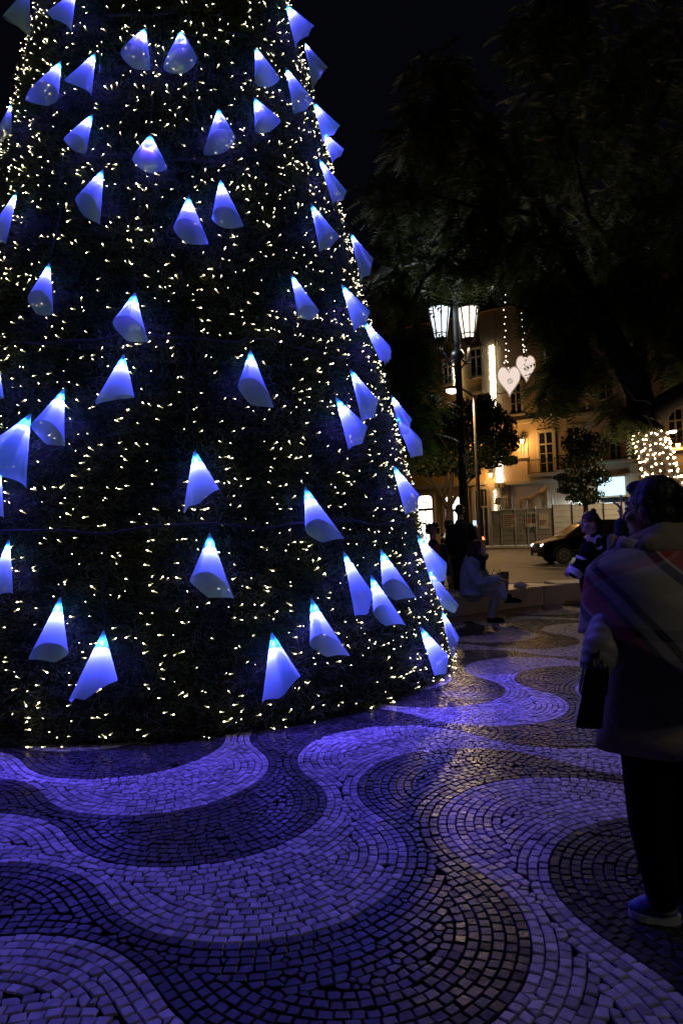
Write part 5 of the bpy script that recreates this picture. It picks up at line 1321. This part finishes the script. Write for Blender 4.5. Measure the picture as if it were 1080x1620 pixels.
bc = Sp(786, 912, .62); mb = MB(); bx = Vector((.95, .3, 0)).normalized(); by = Vector((-bx.y, bx.x, 0)); b0 = Vector((bc.x, bc.y, .452))
v = []; 
for z, (sx_, sy_) in ((0, (.15, .08)), (.30, (.17, .10))):
    for a_, e_ in ((-1, -1), (1, -1), (1, 1), (-1, 1)): v.append(b0 + bx * a_ * sx_ + by * e_ * sy_ + UP * (z + (.05 * a_ if z else 0)))
o = mesh_obj('bag_body', v, [(3, 2, 1, 0), (0, 1, 5, 4), (1, 2, 6, 5), (2, 3, 7, 6), (3, 0, 4, 7)], mat('kraft', (.28, .19, .11), .8), tb_); sd = o.modifiers.new('s', 'SOLIDIFY'); sd.thickness = .006
for e_ in (-1, 1): mb = MB(); mb.tube([v[4] * .7 + v[5] * .3 + by * (e_ + 1) * .095, (v[4] + v[5]) / 2 + UP * .10 + by * (e_ + 1) * .095, v[4] * .3 + v[5] * .7 + by * (e_ + 1) * .095], .006, 6); mb.obj('handle', M_black, tb_)

# ---------------------------------------------------------------- the three standing behind
def stander(label, Y, head_px, f, hair, coat, trous, k, mask=None, top=None, wide=1.0, curly=False, feet_dx=0.0, arm=None, hairk=1.0, hat=False):
    hc = at(head_px[0], head_px[1], Y); g = zg(Y); x = hc.x; hgt = hc.z
    p = person(label, Vector((x, Y, g)))
    s, fd, u, R = frame(f); sv = Vector((1, 0, 0)) if abs(fd.y) > .6 else Vector((0, 1, 0))
    sh = hgt - .25; hp = g + (hgt - g) * .52
    def pt(a, z, b=0.0): return Vector((x, Y, z)) + sv * a + fd * b
    la, ra = pt(-.2 * wide, sh - .30, 0), pt(.2 * wide, sh - .30, 0)
    lh, rh = pt(-.24 * wide, sh - .56, .06), pt(.24 * wide, sh - .56, .06)
    if arm: ra, rh = arm[0], arm[1]
    parts = head_parts(hc, f, pt(0, sh + .05), k) + seg([pt(0, sh - .02), pt(0, hp)], [.11, .12])
    for sg in (-1, 1): parts += seg([pt(.08 * sg, hp), pt(.085 * sg, g + .46), pt(.09 * sg, g + .08)], [.08, .055, .042])
    parts += hand_parts(lh, (0, 0, -1), fd, 1, .5) + hand_parts(rh, (0, 0, -1) if not arm else (0, .1, 1), fd, -1, .5)
    blob('body', parts, M_skin, p, .009, 2); eyes(hc, f, p, k)
    if curly:
        hp_ = []; r_ = random.Random(5)
        for i in range(46):
            d = Vector((r_.gauss(0, 1), r_.gauss(0, 1), r_.gauss(0, 1))).normalized()
            if d.dot(fd) > .45 and d.z < .45: continue
            if d.z < -.55: continue
            q = r_.uniform(.026, .042); hp_.append(('e', hc + Vector((d.x * .105, d.y * .105, d.z * .12 + .03)), (q, q, q)))
        hp_.append(('e', hc - fd * .03 + u * .04, (.10, .10, .10)))
        blob('hair', hp_, hair, p, .009, 1)
    elif hat:
        blob('hat', [('e', hc + u * .06 - fd * .01, (.095, .11, .075), R), ('e', hc + u * .03, (.10, .115, .03), R), ('e', hc + u * .145, (.03, .03, .03), R)], hair, p, .009, 2)
        blob('hair', [('e', hc - fd * .03 + u * .01, (.086, .095, .09), R)], M_hair, p, .010, 2)
    else:
        blob('hair', [('e', hc - fd * .03 + u * .035, (.086 * hairk, .098 * hairk, .092 * hairk), R), ('e', hc - fd * .07 - u * .03, (.072, .045, .06), R)], hair, p, .009, 2)
    hem = hp - .12
    cp_ = seg([pt(0, sh + .01), pt(0, sh - .12), pt(0, hp + .08), pt(0, hem + .12)], [.10, .17 * wide, .17 * wide, .18 * wide], 16) + [('c', pt(0, sh + .06), pt(0, sh), .068, .10)] + seg([pt(-.17 * wide, sh - .06), la, lh.lerp(la, .15)], [.085, .072, .055]) + seg([pt(.17 * wide, sh - .06), ra, rh.lerp(ra, .15)], [.085, .072, .055])
    blob('jacket', cp_, coat, p, .014, 3)
    if top: blob('jumper', [('e', pt(0, sh - .12, .10), (.085, .085, .13))], top, p, .012, 2)
    blob('trousers', seg([pt(-.08, hp), pt(-.085, g + .46), pt(-.09, g + .10)], [.115, .08, .07]) + seg([pt(.08, hp), pt(.085, g + .46), pt(.09, g + .10)], [.115, .08, .07]), trous, p, .014, 3)
    for sg in (-1, 1): q = pt(.09 * sg, g, -.07); shoe(q, q + fd * .26 - UP * fd.z * .26, p, M_jean, M_jean, .045)
    if mask: blob('face_mask', [('e', hc + fd * .06 - u * .098, (.062, .042, .030), R)], mask, p, .008, 2)
    return p
stander('person with curly dark hair, white mask under the chin and red top', 12.4, (684, 840), (.15, -1, 0), M_hair, mat('navy_jacket', (.02, .022, .035), .8, 0, .2, 8), M_jean, 1.0, mask=mat('mask_cloth', (.62, .62, .66), .8), top=mat('red_top', (.35, .03, .03), .8), wide=1.0, curly=True)
stander('man in dark red coat and tan trousers beside the lamp post, facing right', 13.6, (712, 831), (.9, .3, 0), mat('grey_hair', (.10, .09, .085), .6), mat('maroon_coat', (.13, .02, .03), .85, 0, .2, 8), mat('tan_trousers', (.26, .19, .12), .85), 1.0, wide=.95)
ay = 12.6
h0, h1 = at(752, 855, ay - .12), at(751, 842, ay + .15)
pb = stander('person in black holding up a lit phone, back to the camera', ay, (727, 808), (.2, 1, 0), M_black, mat('black_coat', (.012, .012, .015), .85), M_jean, 1.0, wide=1.0, arm=(h0, h1))
p = at(750.5, 829, ay + .18); ph2 = thing('phone', 'phone with glowing screen held up by the person in black', 'phone', p)
mb = MB(); mb.box(p, (.075, .009, .15), (Vector((1, .1, 0)).normalized(), Vector((-.1, 1, 0)).normalized(), UP), .003); mb.obj('case', M_black, ph2)
mb = MB(); mb.box(p + Vector((0, -.0060, 0)), (.067, .002, .135), (Vector((1, .1, 0)).normalized(), Vector((-.1, 1, 0)).normalized(), UP)); mb.obj('screen', emit('phone_screen', (.55, .7, 1.0), 1.4), ph2)

oy = 5.2
h0, h1 = at(984, 868, oy + .1), at(983, 822, oy + .12)
stander('person in dark clothes raising a pale phone, hidden behind the person in plaid', oy, (1028, 812), (-.85, .5, 0), M_hair, mat('dark_navy_coat', (.015, .016, .025), .85), M_jean, 1.0, wide=.9, arm=(h0, h1))
p = at(982, 797, oy + .13); ph3 = thing('phone', 'pale phone held up just left of the near head', 'phone', p)
ax3 = (Vector((.35, .93, 0)).normalized(), Vector((-.93, .35, 0)).normalized(), UP)
mb = MB(); mb.box(p, (.072, .009, .145), ax3, .003); mb.obj('case', mat('pale_case', (.6, .6, .55), .4), ph3)
mb = MB(); mb.box(p - ax3[1] * .006, (.066, .002, .135), ax3); mb.obj('screen', M_dark, ph3)
